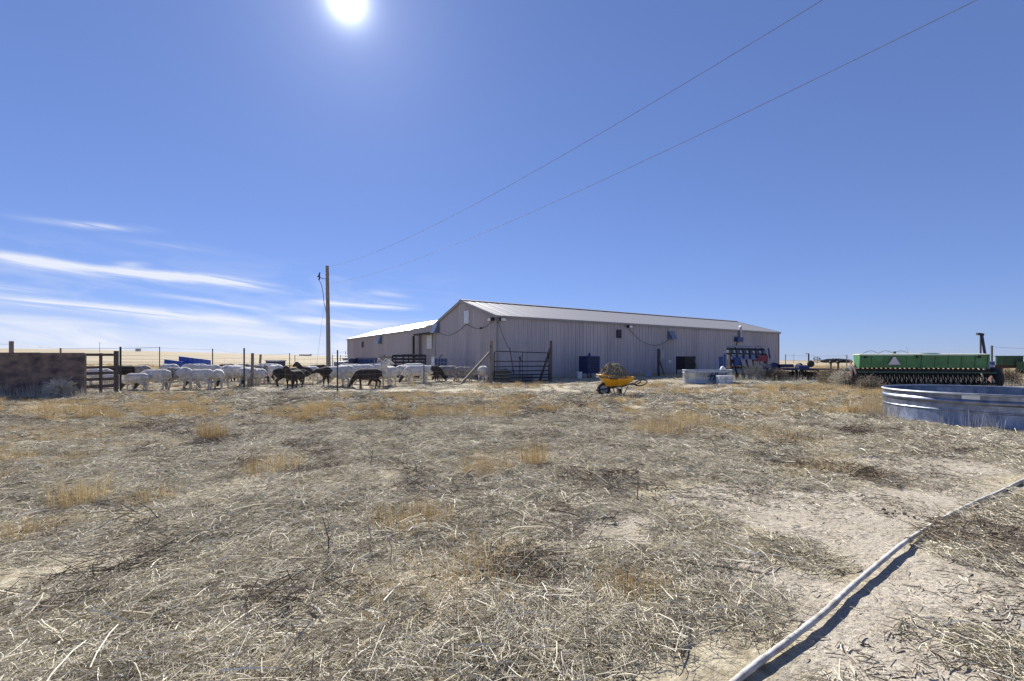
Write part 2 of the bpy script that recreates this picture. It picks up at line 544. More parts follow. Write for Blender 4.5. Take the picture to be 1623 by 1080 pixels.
def ground_mesh():
    n = 430
    t = np.linspace(-1, 1, n)
    gx = 1.6 * np.sinh(t * math.asinh(4200 / 1.6)) + 0.9
    gy = 1.6 * np.sinh(t * math.asinh(4200 / 1.6)) + 2.6
    XX, YY = np.meshgrid(gx, gy)
    xs, ys = XX.ravel(), YY.ravel()
    zs = hgt(xs, ys)
    b = bare_mask(xs, ys)
    r = np.hypot(xs, ys)
    k = 1 - smooth(5, 12, r)
    zs = zs + k * (0.014 * (fbm(xs / 0.22, ys / 0.22, 40, 3) - 0.5) * (0.4 + 0.6 * b) + 0.010 * (vnoise(xs / 0.09, ys / 0.09, 44) - 0.5) * b)
    me = bpy.data.meshes.new('ground')
    idx = np.arange(n * n).reshape(n, n)
    quads = np.stack([idx[:-1, :-1], idx[:-1, 1:], idx[1:, 1:], idx[1:, :-1]], -1).reshape(-1, 4)
    me.vertices.add(n * n)
    me.vertices.foreach_set('co', np.stack([xs, ys, zs], -1).ravel())
    me.loops.add(quads.size)
    me.loops.foreach_set('vertex_index', quads.ravel())
    me.polygons.add(len(quads))
    me.polygons.foreach_set('loop_start', np.arange(0, quads.size, 4))
    me.polygons.foreach_set('loop_total', np.full(len(quads), 4))
    me.polygons.foreach_set('use_smooth', np.ones(len(quads), bool))
    me.update()
    a = me.attributes.new('bare', 'FLOAT', 'POINT')
    a.data.foreach_set('value', b)
    a = me.attributes.new('field', 'FLOAT', 'POINT')
    a.data.foreach_set('value', smooth(34, 60, r))
    return me


def ground_mat():
    m = bpy.data.materials.new('dry_ground')
    m.use_nodes = True
    nt = m.node_tree
    N, L = nt.nodes, nt.links
    b = N['Principled BSDF']
    b.inputs['Roughness'].default_value = 0.95
    b.inputs['Specular IOR Level'].default_value = 0.15
    geo = N.new('ShaderNodeNewGeometry')

    def noise(scale, detail=6, stretch=None, rough=0.6):
        n = N.new('ShaderNodeTexNoise')
        n.inputs['Scale'].default_value = scale
        n.inputs['Detail'].default_value = detail
        n.inputs['Roughness'].default_value = rough
        if stretch:
            mp = N.new('ShaderNodeMapping'); mp.inputs['Scale'].default_value = stretch
            L.new(geo.outputs['Position'], mp.inputs[0]); L.new(mp.outputs[0], n.inputs['Vector'])
        else:
            L.new(geo.outputs['Position'], n.inputs['Vector'])
        return n.outputs[0]

    def ramp(v, stops):
        r = N.new('ShaderNodeValToRGB')
        e = r.color_ramp.elements
        while len(e) < len(stops):
            e.new(0.5)
        for i, (p, c) in enumerate(stops):
            e[i].position = p; e[i].color = (*c, 1)
        L.new(v, r.inputs[0])
        return r.outputs[0]

    def mix(f, a, c, blend='MIX'):
        n = N.new('ShaderNodeMix'); n.data_type = 'RGBA'; n.blend_type = blend
        if isinstance(f, float): n.inputs[0].default_value = f
        else: L.new(f, n.inputs[0])
        L.new(a, n.inputs[6]); L.new(c, n.inputs[7])
        return n.outputs[2]

    sand = ramp(noise(2.4, 9), [(0.30, (0.29, 0.25, 0.188)), (0.52, (0.39, 0.342, 0.268)), (0.72, (0.46, 0.408, 0.33))])
    specks = ramp(noise(62, 4, (1, 1.0, 1), 0.7), [(0.36, (0.30, 0.28, 0.27)), (0.47, (1, 1, 1))])
    sand = mix(0.75, sand, specks, 'MULTIPLY')
    soil = ramp(noise(9, 9), [(0.28, (0.18, 0.150, 0.100)), (0.5, (0.36, 0.310, 0.215)), (0.72, (0.50, 0.44, 0.315))])
    field = ramp(noise(0.05, 8, (0.35, 1.6, 1)), [(0.28, (0.20, 0.145, 0.085)), (0.45, (0.30, 0.245, 0.16)), (0.6, (0.36, 0.30, 0.20)), (0.78, (0.25, 0.182, 0.108))])
    ab = N.new('ShaderNodeAttribute'); ab.attribute_name = 'bare'
    af = N.new('ShaderNodeAttribute'); af.attribute_name = 'field'
    # break the edge of the bare patches up with grain
    e1 = N.new('ShaderNodeMath'); e1.operation = 'MULTIPLY_ADD'
    L.new(noise(13, 7), e1.inputs[0]); e1.inputs[1].default_value = 1.1
    e2 = N.new('ShaderNodeMath'); e2.operation = 'ADD'
    L.new(ab.outputs['Fac'], e2.inputs[0]); e2.inputs[1].default_value = -0.55
    L.new(e2.outputs[0], e1.inputs[2])
    mr = N.new('ShaderNodeMapRange'); mr.inputs[1].default_value = 0.15; mr.inputs[2].default_value = 0.65
    L.new(e1.outputs[0], mr.inputs[0])
    col = mix(mr.outputs[0], soil, sand)
    col = mix(af.outputs['Fac'], col, field)
    L.new(col, b.inputs['Base Color'])
    n1 = N.new('ShaderNodeMath'); n1.operation = 'ADD'
    L.new(noise(30, 8), n1.inputs[0]); L.new(noise(7, 6), n1.inputs[1])
    bp = N.new('ShaderNodeBump'); bp.inputs['Strength'].default_value = 0.9; bp.inputs['Distance'].default_value = 0.02
    L.new(n1.outputs[0], bp.inputs['Height'])
    L.new(bp.outputs[0], b.inputs['Normal'])
    return m


gme = ground_mesh()
gme.materials.append(ground_mat())
tag(link('ground', gme), 'dry sandy pasture ground littered with straw', None, None, 'structure')


# ------------------------------------------------------------------ barns
U2, V2 = Vector((0.8377, 0.5465, 0)), Vector((-0.5465, 0.8377, 0))     # along the long wall, along the gable wall
BROT = math.atan2(U2.y, U2.x)
EAVE, RIDGE = 3.60, 4.87


def rib_profile(n_ribs, pitch, depth):
    """x, offset pairs of a ribbed metal sheet"""
    out = []
    for i in range(n_ribs):
        x0 = i * pitch
        out += [(x0, 0), (x0 + pitch * 0.36, 0), (x0 + pitch * 0.42, -depth * 0.35), (x0 + pitch * 0.48, 0), (x0 + pitch * 0.78, 0), (x0 + pitch * 0.85, -depth), (x0 + pitch * 0.93, -depth)]
    out.append((n_ribs * pitch, 0))
    return out


PITCH, RIBD = 0.305, 0.048


def wall_panel_mesh(width, zbot, ztop_fn, material):
    """ribbed sheet standing in local XZ, outside towards -Y"""
    n = max(1, round(width / PITCH))
    prof = rib_profile(n, width / n, RIBD)
    mb = MB()
    vs = []
    for x, o in prof:
        vs += [(x, o, zbot), (x, o, ztop_fn(x))]
    fs = [(2 * i, 2 * i + 2, 2 * i + 3, 2 * i + 1) for i in range(len(prof) - 1)]
    mb.add(vs, fs)
    return mb.mesh('wall_panel', material)


def panel_wall(parent, origin, direction, length, ztop, material, sheet=0.915):
    """row of ribbed sheets; ztop is a height or a function of the distance along the wall"""
    d = Vector(direction).normalized()
    rz = math.atan2(d.y, d.x)
    n = max(1, round(length / sheet))
    w = length / n
    shared = None
    core = MB()
    first = None
    for i in range(n):
        if callable(ztop):
            me = wall_panel_mesh(w, 0.03, lambda x, i=i: ztop(i * w + x), material)
        else:
            if shared is None:
                shared = wall_panel_mesh(w, 0.03, lambda x: ztop, material)
            me = shared
        o = link('wall_panel', me, parent)
        o.location = Vector(origin) + d * (i * w)
        o.rotation_euler = (0, 0, rz)


def roof_panels(parent, p0, along, up, length, slope_len, material, sheet=0.915):
    """sheets laid from the eave line p0 + along*t up the slope"""
    along, up = Vector(along).normalized(), Vector(up).normalized()
    nrm = along.cross(up).normalized()
    if nrm.z < 0:
        nrm = -nrm
    n = max(1, round(length / sheet))
    w = length / n
    prof = [(0, 0), (w * 0.04, 0.012), (w * 0.10, 0.012), (w * 0.14, 0), (w * 0.46, 0), (w * 0.48, 0.006), (w * 0.52, 0.006), (w * 0.54, 0), (w, 0)]
    mb = MB()
    vs = []
    for x, o in prof:
        for s in (0, slope_len):
            vs.append(Vector((x, s, o)))
    mb.add(vs, [(2 * i, 2 * i + 2, 2 * i + 3, 2 * i + 1) for i in range(len(prof) - 1)])
    me = mb.mesh('roof_panel', material)
    B = Matrix((along, up, nrm)).transposed().to_4x4()
    for i in range(n):
        o = link('roof_panel', me, parent)
        o.matrix_local = Matrix.Translation(Vector(p0) + along * (i * w)) @ B


def barn(name, label, loc, L, W, eave, ridge, roofmat, over=0.12):
    """local x: along the ridge, local y: across, origin at the front left corner; walls face -y (long) and -x (gable)"""
    root = empty(name, loc, BROT, label, 'barn')
    wall = MB()
    wall.prism([(0.02, 0), (W - 0.02, 0), (W - 0.02, eave - 0.04), (W / 2, ridge - 0.06), (0.02, eave - 0.04)], 'X', 0.02, L - 0.02)
    wo_ = wall.build('wall', M['siding'], root)
    panel_wall(wo_, (0, 0, 0), (1, 0, 0), L, eave - 0.02, M['siding'])
    slope = (ridge - eave) / (W / 2)
    panel_wall(wo_, (0, W, 0), (0, -1, 0), W, lambda t: eave - 0.03 + slope * (W / 2 - abs(t - W / 2)), M['siding'])
    panel_wall(wo_, (L, 0, 0), (0, 1, 0), W, lambda t: eave - 0.03 + slope * (W / 2 - abs(t - W / 2)), M['siding'])
    rf = MB()
    o = over
    zl = eave - slope * o
    rf.prism([(-o, zl - 0.02), (W / 2, ridge - 0.02), (W + o, zl - 0.02), (W + o, zl + 0.03), (W / 2, ridge + 0.03), (-o, zl + 0.03)], 'X', -0.10, L + 0.10)
    ro = rf.build('roof', roofmat, root)
    sl_len = math.hypot(W / 2 + o, ridge - zl)
    roof_panels(ro, (-0.10, -o, zl + 0.036), (1, 0, 0), (0, W / 2 + o, ridge - zl), L + 0.2, sl_len, roofmat)
    roof_panels(ro, (L + 0.10, W + o, zl + 0.036), (-1, 0, 0), (0, -W / 2 - o, ridge - zl), L + 0.2, sl_len, roofmat)
    cap = MB()
    cap.prism([(W / 2 - 0.22, ridge + 0.075 - 0.22 * slope), (W / 2, ridge + 0.075), (W / 2 + 0.22, ridge + 0.075 - 0.22 * slope), (W / 2 + 0.22, ridge + 0.10 - 0.22 * slope), (W / 2, ridge + 0.10), (W / 2 - 0.22, ridge + 0.10 - 0.22 * slope)], 'X', -0.13, L + 0.13)
    cap.build('ridge_cap', roofmat, ro)
    # trim: corners, eave flashing, rake boards
    for (x0, y0) in ((0, 0), (0, W), (L, 0), (L, W)):
        t = MB()
        sx = -1 if x0 == 0 else 1
        sy = -1 if y0 == 0 else 1
        t.box((min(x0 + sx * 0.045, x0 - sx * 0.10), min(y0 + sy * 0.045, y0 + sy * 0.034), 0.02), (max(x0 + sx * 0.045, x0 - sx * 0.10), max(y0 + sy * 0.045, y0 + sy * 0.034), eave - 0.05))
        t.box((min(x0 + sx * 0.045, x0 + sx * 0.034), min(y0 + sy * 0.033, y0 - sy * 0.10), 0.02), (max(x0 + sx * 0.045, x0 + sx * 0.034), max(y0 + sy * 0.033, y0 - sy * 0.10), eave - 0.05))
        t.build('corner_trim', M['siding_dark'], root)
    for yy in (-o, W + o):
        t = MB(); t.box((-0.11, yy - 0.03, zl - 0.10), (L + 0.11, yy + 0.03, zl + 0.028)); t.build('eave_trim', M['siding_dark'], root)
    for xx in (-0.12, L + 0.12):
        for s in (0, 1):
            t = MB()
            a = (xx, -o, zl - 0.03) if s == 0 else (xx, W + o, zl - 0.03)
            t.bar(a, (xx, W / 2, ridge - 0.03), 0.035, 0.17)
            t.build('rake_trim', M['siding_dark'], root)
    for k in range(1):
        t = MB(); t.box((0.05, -0.06, 0.0), (L - 0.05, -0.031, 0.05)); t.build('base_trim', M['siding_dark'], root)
    return root


A = Vector((-0.87, 25.5, H(-0.87, 25.5) - 0.01))
BL, BW = 30.6, 8.5
b1 = barn('barn', 'long tan metal barn with the pitched roof and peaked gable end', A, BL, BW, EAVE, RIDGE, M['roof'])


def on_long(px, py):
    """local coordinates (t along the long wall, z) of the wall point seen at a photo pixel"""
    k = (px - CX) / F
    t = (k * A.y - A.x) / (U2.x - k * U2.y)
    d = A.y + t * U2.y
    return t, Z(py, d) - A.z


def on_gable(px, py):
    k = (px - CX) / F
    t = (k * A.y - A.x) / (V2.x - k * V2.y)
    d = A.y + t * V2.y
    return t, Z(py, d) - A.z


def hood(parent, t, z, w, h, face):
    """exhaust hood: a frame with a sloping weather hood that opens downward"""
    mb = MB()
    mb.box((-w / 2, -0.06, -h / 2), (w / 2, 0, h / 2))
    mb.prism([(-0.061, h / 2 - 0.02), (-0.10, h / 2 - 0.02), (-0.42, -h / 2 + 0.02), (-0.061, -h / 2 + 0.02)], 'X', -w / 2 + 0.02, w / 2 - 0.02)
    o = mb.build('exhaust_hood', M['grey_blue'], parent)
    place_on(o, t, z, face)
    return o


def place_on(o, t, z, face, off=0.045):
    if face == 'long':
        o.location = (t, -off, z)
    else:
        o.location = (-off, t, z)
        o.rotation_euler = (0, 0, -math.pi / 2)


t, z = on_gable(694, 520); hood(b1, t, z, 0.75, 0.75, 'gable')
t, z = on_long(1062, 532); hood(b1, t, z, 0.62, 0.62, 'long')
# gable window
t, z = on_gable(741, 503)
w = MB(); w.box((-0.30, -0.05, -0.40), (0.30, 0.0, 0.40)); wo1 = w.build('window', M['white'], b1); place_on(wo1, t, z, 'gable')
for i in range(2):
    for j in range(3):
        p = MB(); p.box((-0.25 + i * 0.26, -0.062, -0.36 + j * 0.25), (-0.01 + i * 0.26, -0.051, -0.14 + j * 0.25)); p.build('pane', M['pane'], wo1)
# louvre vent on the long wall
t, z = on_long(980, 529.5)
lv = MB(); lv.box((-0.22, -0.05, -0.28), (0.22, 0, 0.28)); lo_ = lv.build('vent', M['dark_metal'], b1); place_on(lo_, t, z, 'long')
for j in range(5):
    s_ = MB(); s_.bar((-0.20, -0.065, -0.22 + j * 0.11), (0.20, -0.065, -0.22 + j * 0.11), 0.04, 0.012, (0, 0.5, 1)); s_.build('slat', M['grey_metal'], lo_)


def flood(t, z, face, turn=0.0):
    mb = MB()
    mb.box((-0.08, -0.04, -0.08), (0.08, 0, 0.08))
    mb.tube([(0, -0.03, 0), (0, -0.16, 0.02)], 0.025, 6)
    o = mb.build('flood_lamp', M['dark_metal'], b1, True)
    h = MB(); h.prism([(-0.14, -0.09), (-0.30, -0.13), (-0.32, 0.07), (-0.16, 0.10)], 'X', -0.17, 0.17); h.build('lamp_head', M['dark_metal'], o)
    g = MB(); g.bar((-0.15, -0.314, -0.03), (0.15, -0.314, -0.03), 0.012, 0.16, (0, -0.1, 1)); g.build('lens', M['white'], o)
    place_on(o, t, z, face)


t, z = on_long(994, 518); flood(t, z, 'long')
flood(0.25, EAVE - 0.22, 'long'); flood(0.22, EAVE - 0.20, 'gable')


def cable(parent, pts3, sag, name='cable', r=0.014, material=None):
    out = []
    for a, b in zip(pts3[:-1], pts3[1:]):
        for k in range(10):
            s = k / 10
            p = Vector(a).lerp(Vector(b), s)
            p.z -= sag * 4 * s * (1 - s)
            out.append(p)
    out.append(Vector(pts3[-1]))
    mb = MB(); mb.tube(out, r, 5)
    return mb.build(name, material or M['cable'], parent, True)


def gl(px, py, off=0.07):
    t, z = on_gable(px, py); return (-off, t, z)


def ll(px, py, off=0.07):
    t, z = on_long(px, py); return (t, -off, z)


cable(b1, [gl(697, 527), gl(716, 531), gl(741, 513.5)], 0.10)
cable(b1, [gl(741, 513.5), gl(764, 520.5), gl(785, 505)], 0.12)
cable(b1, [ll(996, 522), ll(1060, 538)], 0.75)
cable(b1, [ll(788.5, 510), ll(806, 553)], 0.12)
jb = MB(); jb.box((-0.07, -0.06, -0.05), (0.07, 0, 0.05)); j_ = jb.build('junction_box', M['dark_metal'], b1)
t, z = on_gable(764, 520.5); place_on(j_, t, z, 'gable')
# stove pipe with elbow
t, z = on_long(1169, 538)
sp = MB(); sp.box((-0.55, -0.30, -0.22), (0.30, 0.0, 0.16)); so = sp.build('burner_box', M['blue_steel'], b1); so.location = (t, -0.045, z)
sp = MB(); sp.tube([(0.12, -0.15, 0.16), (0.12, -0.15, 0.9), (0.09, -0.15, 1.02), (0.0, -0.15, 1.08)], 0.11, 12); sp.build('stove_pipe', M['galv_worn'], so, True)
br = MB(); br.bar((-0.48, -0.24, -0.22), (-0.48, -0.02, -0.75), 0.05, 0.05); br.build('bracket', M['dark_metal'], so)

# second barn beyond the gap: its long wall runs on in line with the gable wall, ridge parallel to it
W0 = Vector((-7.53, 36.8, 0))
W0.z = H(W0.x, W0.y) - 0.01
WL, WW, WR = 23.6, 7.4, 4.75
root2 = empty('barn', W0, BROT + math.pi / 2, 'lower metal barn with roof coloured white for sun glare at the left of the gap', 'barn')
# local x: along V2 (away), local -y: towards U2 ... outside of the visible wall is +y here
wl = MB(); wl.prism([(-0.02, 0), (-WW + 0.02, 0), (-WW + 0.02, EAVE - 0.05), (-WW / 2, WR - 0.06), (-0.02, EAVE - 0.05)], 'X', 0.02, WL - 0.02)
w2 = wl.build('wall', M['siding'], root2)
panel_wall(w2, (WL, 0, 0), (-1, 0, 0), WL, EAVE - 0.02, M['siding'])
sl2 = (WR - EAVE) / (WW / 2)
panel_wall(w2, (0, 0, 0), (0, -1, 0), WW, lambda t: EAVE - 0.03 + sl2 * (WW / 2 - abs(t - WW / 2)), M['siding'])
panel_wall(w2, (WL, -WW, 0), (0, 1, 0), WW, lambda t: EAVE - 0.03 + sl2 * (WW / 2 - abs(t - WW / 2)), M['siding'])
rf = MB(); o_ = 0.12; zl = EAVE - sl2 * o_
rf.prism([(o_, zl - 0.02), (-WW / 2, WR - 0.02), (-WW - o_, zl - 0.02), (-WW - o_, zl + 0.03), (-WW / 2, WR + 0.03), (o_, zl + 0.03)], 'X', -0.1, WL + 0.1)
r2 = rf.build('roof', M['roof_white'], root2)
sll = math.hypot(WW / 2 + o_, WR - zl)
roof_panels(r2, (-0.1, o_, zl + 0.036), (1, 0, 0), (0, -WW / 2 - o_, WR - zl), WL + 0.2, sll, M['roof_white'])
t_ = MB(); t_.box((-0.11, o_ - 0.03, zl - 0.10), (WL + 0.11, o_ + 0.03, zl + 0.028)); t_.build('eave_trim', M['siding_dark'], root2)
for xx in (0.0, WL):
    t_ = MB(); t_.box((xx - 0.05, -0.10, 0.02), (xx + 0.05, 0.05, EAVE - 0.05)); t_.build('corner_trim', M['siding_dark'], root2)


def on_wing(px, py):
    k = (px - CX) / F
    t = (k * W0.y - W0.x) / (V2.x - k * V2.y)
    d = W0.y + t * V2.y
    return t, Z(py, d) - W0.z


def hood2(px, py, w, h, deep):
    t, z = on_wing(px, py)
    mb = MB(); mb.box((-w / 2, 0, -h / 2), (w / 2, 0.06, h / 2))
    if deep:
        mb.prism([(0.061, h / 2 - 0.02), (0.10, h / 2 - 0.02), (0.42, -h / 2 + 0.02), (0.061, -h / 2 + 0.02)], 'X', -w / 2 + 0.02, w / 2 - 0.02)
    o = mb.build('exhaust_hood' if deep else 'vent', M['grey_blue'] if deep else M['dark_metal'], root2)
    o.location = (t, 0.045, z)


hood2(604, 539, 0.8, 0.8, True)
hood2(575.5, 546.5, 0.6, 0.62, False)
# flood lamp at the corner of the second barn
mb = MB(); mb.box((-0.12, 0.05, -0.16), (0.12, 0.30, 0.14)); o = mb.build('flood_lamp', M['white'], root2); o.location = (0.15, 0, EAVE - 0.12)

# covered passage between the two barns
GAPL = 4.67
C0 = A + V2 * BW
root3 = empty('covered_passage', (C0.x, C0.y, A.z), BROT + math.pi / 2, 'recessed covered passage joining the two metal barns', 'passage')
mb = MB(); mb.box((0.06, -0.95, 0), (GAPL - 0.03, -0.85, EAVE - 0.05)); w3 = mb.build('wall', M['siding'], root3)
panel_wall(w3, (GAPL - 0.05, -0.845, 0), (-1, 0, 0), GAPL - 0.12, EAVE - 0.06, M['siding'])
mb = MB(); mb.prism([(0.10, EAVE - 0.02), (-WW / 2, WR - 0.10), (-WW / 2, WR - 0.03), (0.10, EAVE + 0.05)], 'X', 0.16, GAPL - 0.14); mb.build('roof', M['roof_white'], root3)
mb = MB(); mb.box((0.08, -0.12, EAVE - 0.46), (GAPL - 0.08, -0.02, EAVE - 0.03)); mb.build('header', M['siding_dark'], root3)
mb = MB(); mb.box((0.08, -0.20, EAVE - 0.60), (GAPL - 0.08, -0.13, EAVE - 0.47)); mb.build('door_track', M['dark_metal'], root3)
mb = MB(); mb.box((GAPL - 0.30, -0.16, 0), (GAPL - 0.12, -0.02, EAVE - 0.62)); mb.build('jamb', M['dark_metal'], root3)
mb = MB(); mb.box((GAPL * 0.52, -0.795, 1.95), (GAPL * 0.72, -0.77, 3.0)); wn_ = mb.build('window', M['white'], root3)
for k in range(3):
    mb = MB(); mb.box((GAPL * 0.54, -0.769, 2.0 + k * 0.33), (GAPL * 0.70, -0.755, 2.28 + k * 0.33)); mb.build('pane', M['pane'], wn_)

# ------------------------------------------------------------------ utility pole and power lines
PX, PD = X(520, 30.9), 30.9
pz = H(PX, PD)
pole = empty('utility_pole', (PX, PD, pz), 0, 'tall weathered wooden utility pole rising behind the sheep', 'utility pole')
mb = MB(); mb.tube([(0.03, 0, -0.05), (0.0, 0, 3.5), (-0.06, 0, 7.48)], [0.150, 0.130, 0.105], 14); mb.build('shaft', M['pole'], pole, True)
mb = MB(); mb.tube([(-0.06, 0, 6.65), (-0.35, 0, 6.60), (-0.55, 0, 6.72)], 0.022, 6); mb.build('bracket', M['dark_metal'], pole, True)
mb = MB(); mb.tube([(-0.58, 0, 6.55), (-0.62, 0, 6.85), (-0.55, 0, 7.05)], [0.045, 0.06, 0.03], 8); mb.tube([(-0.75, 0, 6.74), (-0.55, 0, 6.82)], 0.035, 6); mb.tube([(-0.66, 0, 6.50), (-0.58, 0, 6.66)], 0.03, 6); mb.build('insulator', M['dark_metal'], pole, True)
mb = MB(); mb.tube([(-0.6, 0, 6.5), (-0.45, 0, 6.2), (-0.33, 0, 5.6), (-0.28, 0, 5.0), (-0.16, 0, 4.5), (-0.12, 0, 4.2)], 0.020, 6); mb.build('drop_cable', M['cable'], pole, True)
mb = MB(); mb.tube([(-0.30, 0.02, 4.6), (-0.62, 0.10, 2.4), (-0.95, 0.2, 0.02)], 0.006, 5); mb.build('guy_wire', M['line'], pole, True)
mb = MB(); mb.tube([(-0.17, 0, 6.9), (0.06, 0, 6.9)], 0.035, 6); mb.tube([(-0.17, 0, 5.95), (0.06, 0, 5.95)], 0.03, 6); mb.build('bolt', M['dark_metal'], pole)
mb = MB(); mb.tube([(0.13, -0.07, 0.0), (0.115, -0.065, 3.8)], 0.018, 6); mb.build('conduit', M['grey_metal'], pole)

TEND = 1.32


def line_pts(p0, dirxy, knots):
    co = np.polyfit([k[0] for k in knots], [k[1] for k in knots], 2)
    return [(p0[0] + dirxy[0] * s, p0[1] + dirxy[1] * s, float(np.polyval(co, s))) for s in np.linspace(0, TEND, 60)]


for lab, p0z, d_, kn in (('upper power line sloping up from the pole top to the right', 7.35, (17.1, -24.2), [(0, 7.40), (0.634, 6.27), (0.8, 6.28), (1.0, 6.50)]),
                         ('lower power line sloping up from below the pole top', 6.26, (18.46, -25.06), None)):
    if kn is None:
        kn = [(0, 6.26)]
        for (qx, qy) in ((740, 380), (925, 300), (1548, 0)):
            k = (qx - CX) / F
            s = (k * PD - PX) / (d_[0] - k * d_[1])
            kn.append((s, Z(qy, PD + d_[1] * s)))
    mb = MB(); mb.tube(line_pts((PX, PD), d_, kn), 0.0050, 5)
    tag(mb.build('power_line', M['line'], None, True), lab, 'power line', 'power lines from the pole')
ex, ey = PX + 17.9 * TEND, PD - 24.7 * TEND
pole2 = empty('utility_pole', (ex, ey, H(ex, ey)), 0, 'wooden pole beside the viewer where the power lines end', 'utility pole')
mb = MB(); mb.tube([(0, 0, -0.05), (0, 0, 8.3)], [0.15, 0.11], 12); mb.build('shaft', M['pole'], pole2, True)


# ------------------------------------------------------------------ fences and gates
def tpost(parent, x, y, h, lean=(0, 0), r=0.030, material=None):
    mb = MB()
    z0 = H(x, y)
    mb.bar((x, y, z0 - 0.06), (x + lean[0], y + lean[1], z0 + h), r * 2, r * 0.9)
    mb.bar((x, y - r * 0.6, z0 - 0.06), (x + lean[0], y - r * 0.6 + lean[1], z0 + h - 0.01), r * 0.6, r * 1.2)
    return mb.build('post', material or M['tpost'], parent)


def wire(parent, pts, r=0.0035, sag=0.015, name='wire'):
    out = []
    for a, b in zip(pts[:-1], pts[1:]):
        for k in range(5):
            s = k / 5
            p = Vector(a).lerp(Vector(b), s); p.z -= sag * 4 * s * (1 - s)
            out.append(p)
    out.append(Vector(pts[-1]))
    mb = MB(); mb.tube(out, r, 4)
    return mb.build(name, M['fence_wire'], parent)


# front fence of the pen
ff = empty('wire_fence', (0, 0, 0), 0, 'wire mesh fence with thin steel posts in front of the sheep', 'fence')
fp = []
for (px, by, ty) in ((191, 621, 549), (387, 617, 553), (535, 622, 555), (672, 610, 563)):
    x, y = G(px, by)
    h = (by - ty) / F * y
    tpost(ff, x, y, h)
    fp.append((x, y, h))
x, y = G(399.5, 615)
mb = MB(); mb.tube([(x, y, H(x, y) - 0.05), (x + 0.02, y, Z(560, y))], [0.065, 0.055], 9); mb.build('post', M['wood'], ff, True)
gx0, gy0 = G(778, 608)
fp.append((gx0, gy0, 1.3))
for k in range(7):
    zz = [0.10, 0.25, 0.42, 0.60, 0.80, 1.00, 1.18][k]
    wire(ff, [(x, y - 0.02, H(x, y) + zz) for (x, y, h) in fp], 0.0028)
for i in range(len(fp) - 1):
    (xa, ya, _), (xb, yb, _) = fp[i], fp[i + 1]
    mb = MB()
    nst = int(math.hypot(xb - xa, yb - ya) / 0.30)
    for s in range(1, nst):
        q = s / nst
        x, y = xa + (xb - xa) * q, ya + (yb - ya) * q
        mb.tube([(x, y - 0.024, H(x, y) + 0.08), (x, y - 0.024, H(x, y) + 1.16)], 0.0018, 3, False)
    tag(mb.build('mesh_stay', M['fence_wire'], ff), kind='stuff')

# rear fence of the pen
rf_ = empty('wire_fence', (0, 0, 0), 0, 'rear wire fence with dark posts behind the sheep', 'fence')
rp = []
for (px, ty, d, thick, wood) in ((18, 541, 24.0, 0.13, True), (96, 552, 26.5, 0.06, True), (253, 550, 28.0, 0.05, False), (337, 553, 29.5, 0.065, False), (411, 562, 33, 0.11, True), (459, 560, 34, 0.06, False), (467.5, 563, 34.5, 0.05, False), (548, 557, 36.5, 0.05, False)):
    x = X(px, d)
    h = Z(ty, d) - H(x, d)
    if wood:
        mb = MB(); mb.bar((x, d, H(x, d) - 0.05), (x + (0.10 if px == 411 else 0.0), d, H(x, d) + h), thick, thick); mb.build('post', M['wood'], rf_)
    else:
        tpost(rf_, x, d, h, r=thick / 2)
    rp.append((x, d, h))
for fr in (0.30, 0.52, 0.74, 0.97):
    wire(rf_, [(x, y - 0.05, H(x, y) + min(h, 2.4) * fr) for (x, y, h) in rp], 0.004, 0.03)
for px0, py0, dd in ((-40, 543, 23.0),):
    wire(rf_, [(X(px0, dd), dd, Z(py0, dd)), (rp[0][0], rp[0][1], Z(546, 24)), (rp[1][0], rp[1][1], Z(552.5, 26.5)), (rp[2][0], rp[2][1], Z(551, 28))], 0.007, 0.02)

# corner post with diagonal brace
gz = H(gx0, gy0)
cp = empty('corner_post', (gx0, gy0, gz), 0, 'thick wooden corner post with a diagonal brace left of the tube gate', 'post')
mb = MB(); mb.tube([(0, 0, -0.05), (0.0, 0, 1.2), (0.02, 0, Z(540, gy0) - gz)], [0.085, 0.08, 0.07], 10); mb.build('upright', M['wood'], cp, True)
bx, by = G(731, 609)
mb = MB(); mb.bar((bx - gx0, by - gy0 - 0.02, 0.02), (-0.06, -0.02, Z(559, gy0) - gz), 0.10, 0.10); mb.build('brace', M['wood'], cp)
mb = MB(); mb.bar((-0.01, -0.10, Z(548, gy0) - gz), (0.0, -0.10, Z(552, gy0) - gz), 0.10, 0.03); mb.build('hinge', M['dark_metal'], cp)
# right gate post with brace
hx, hy = G(873, 606)
hz_ = H(hx, hy)
cp2 = empty('gate_post', (hx, hy, hz_), 0, 'dark gate post with a leaning brace right of the tube gate', 'post')
mb = MB(); mb.tube([(0, 0, -0.05), (0.0, 0, Z(540.5, hy) - hz_)], [0.075, 0.065], 9); mb.build('upright', M['wood_dark'], cp2, True)
mb = MB(); mb.bar((-0.55, 0.25, 0.02), (-0.03, 0.04, Z(553, hy) - hz_), 0.10, 0.09); mb.build('brace', M['wood_dark'], cp2)

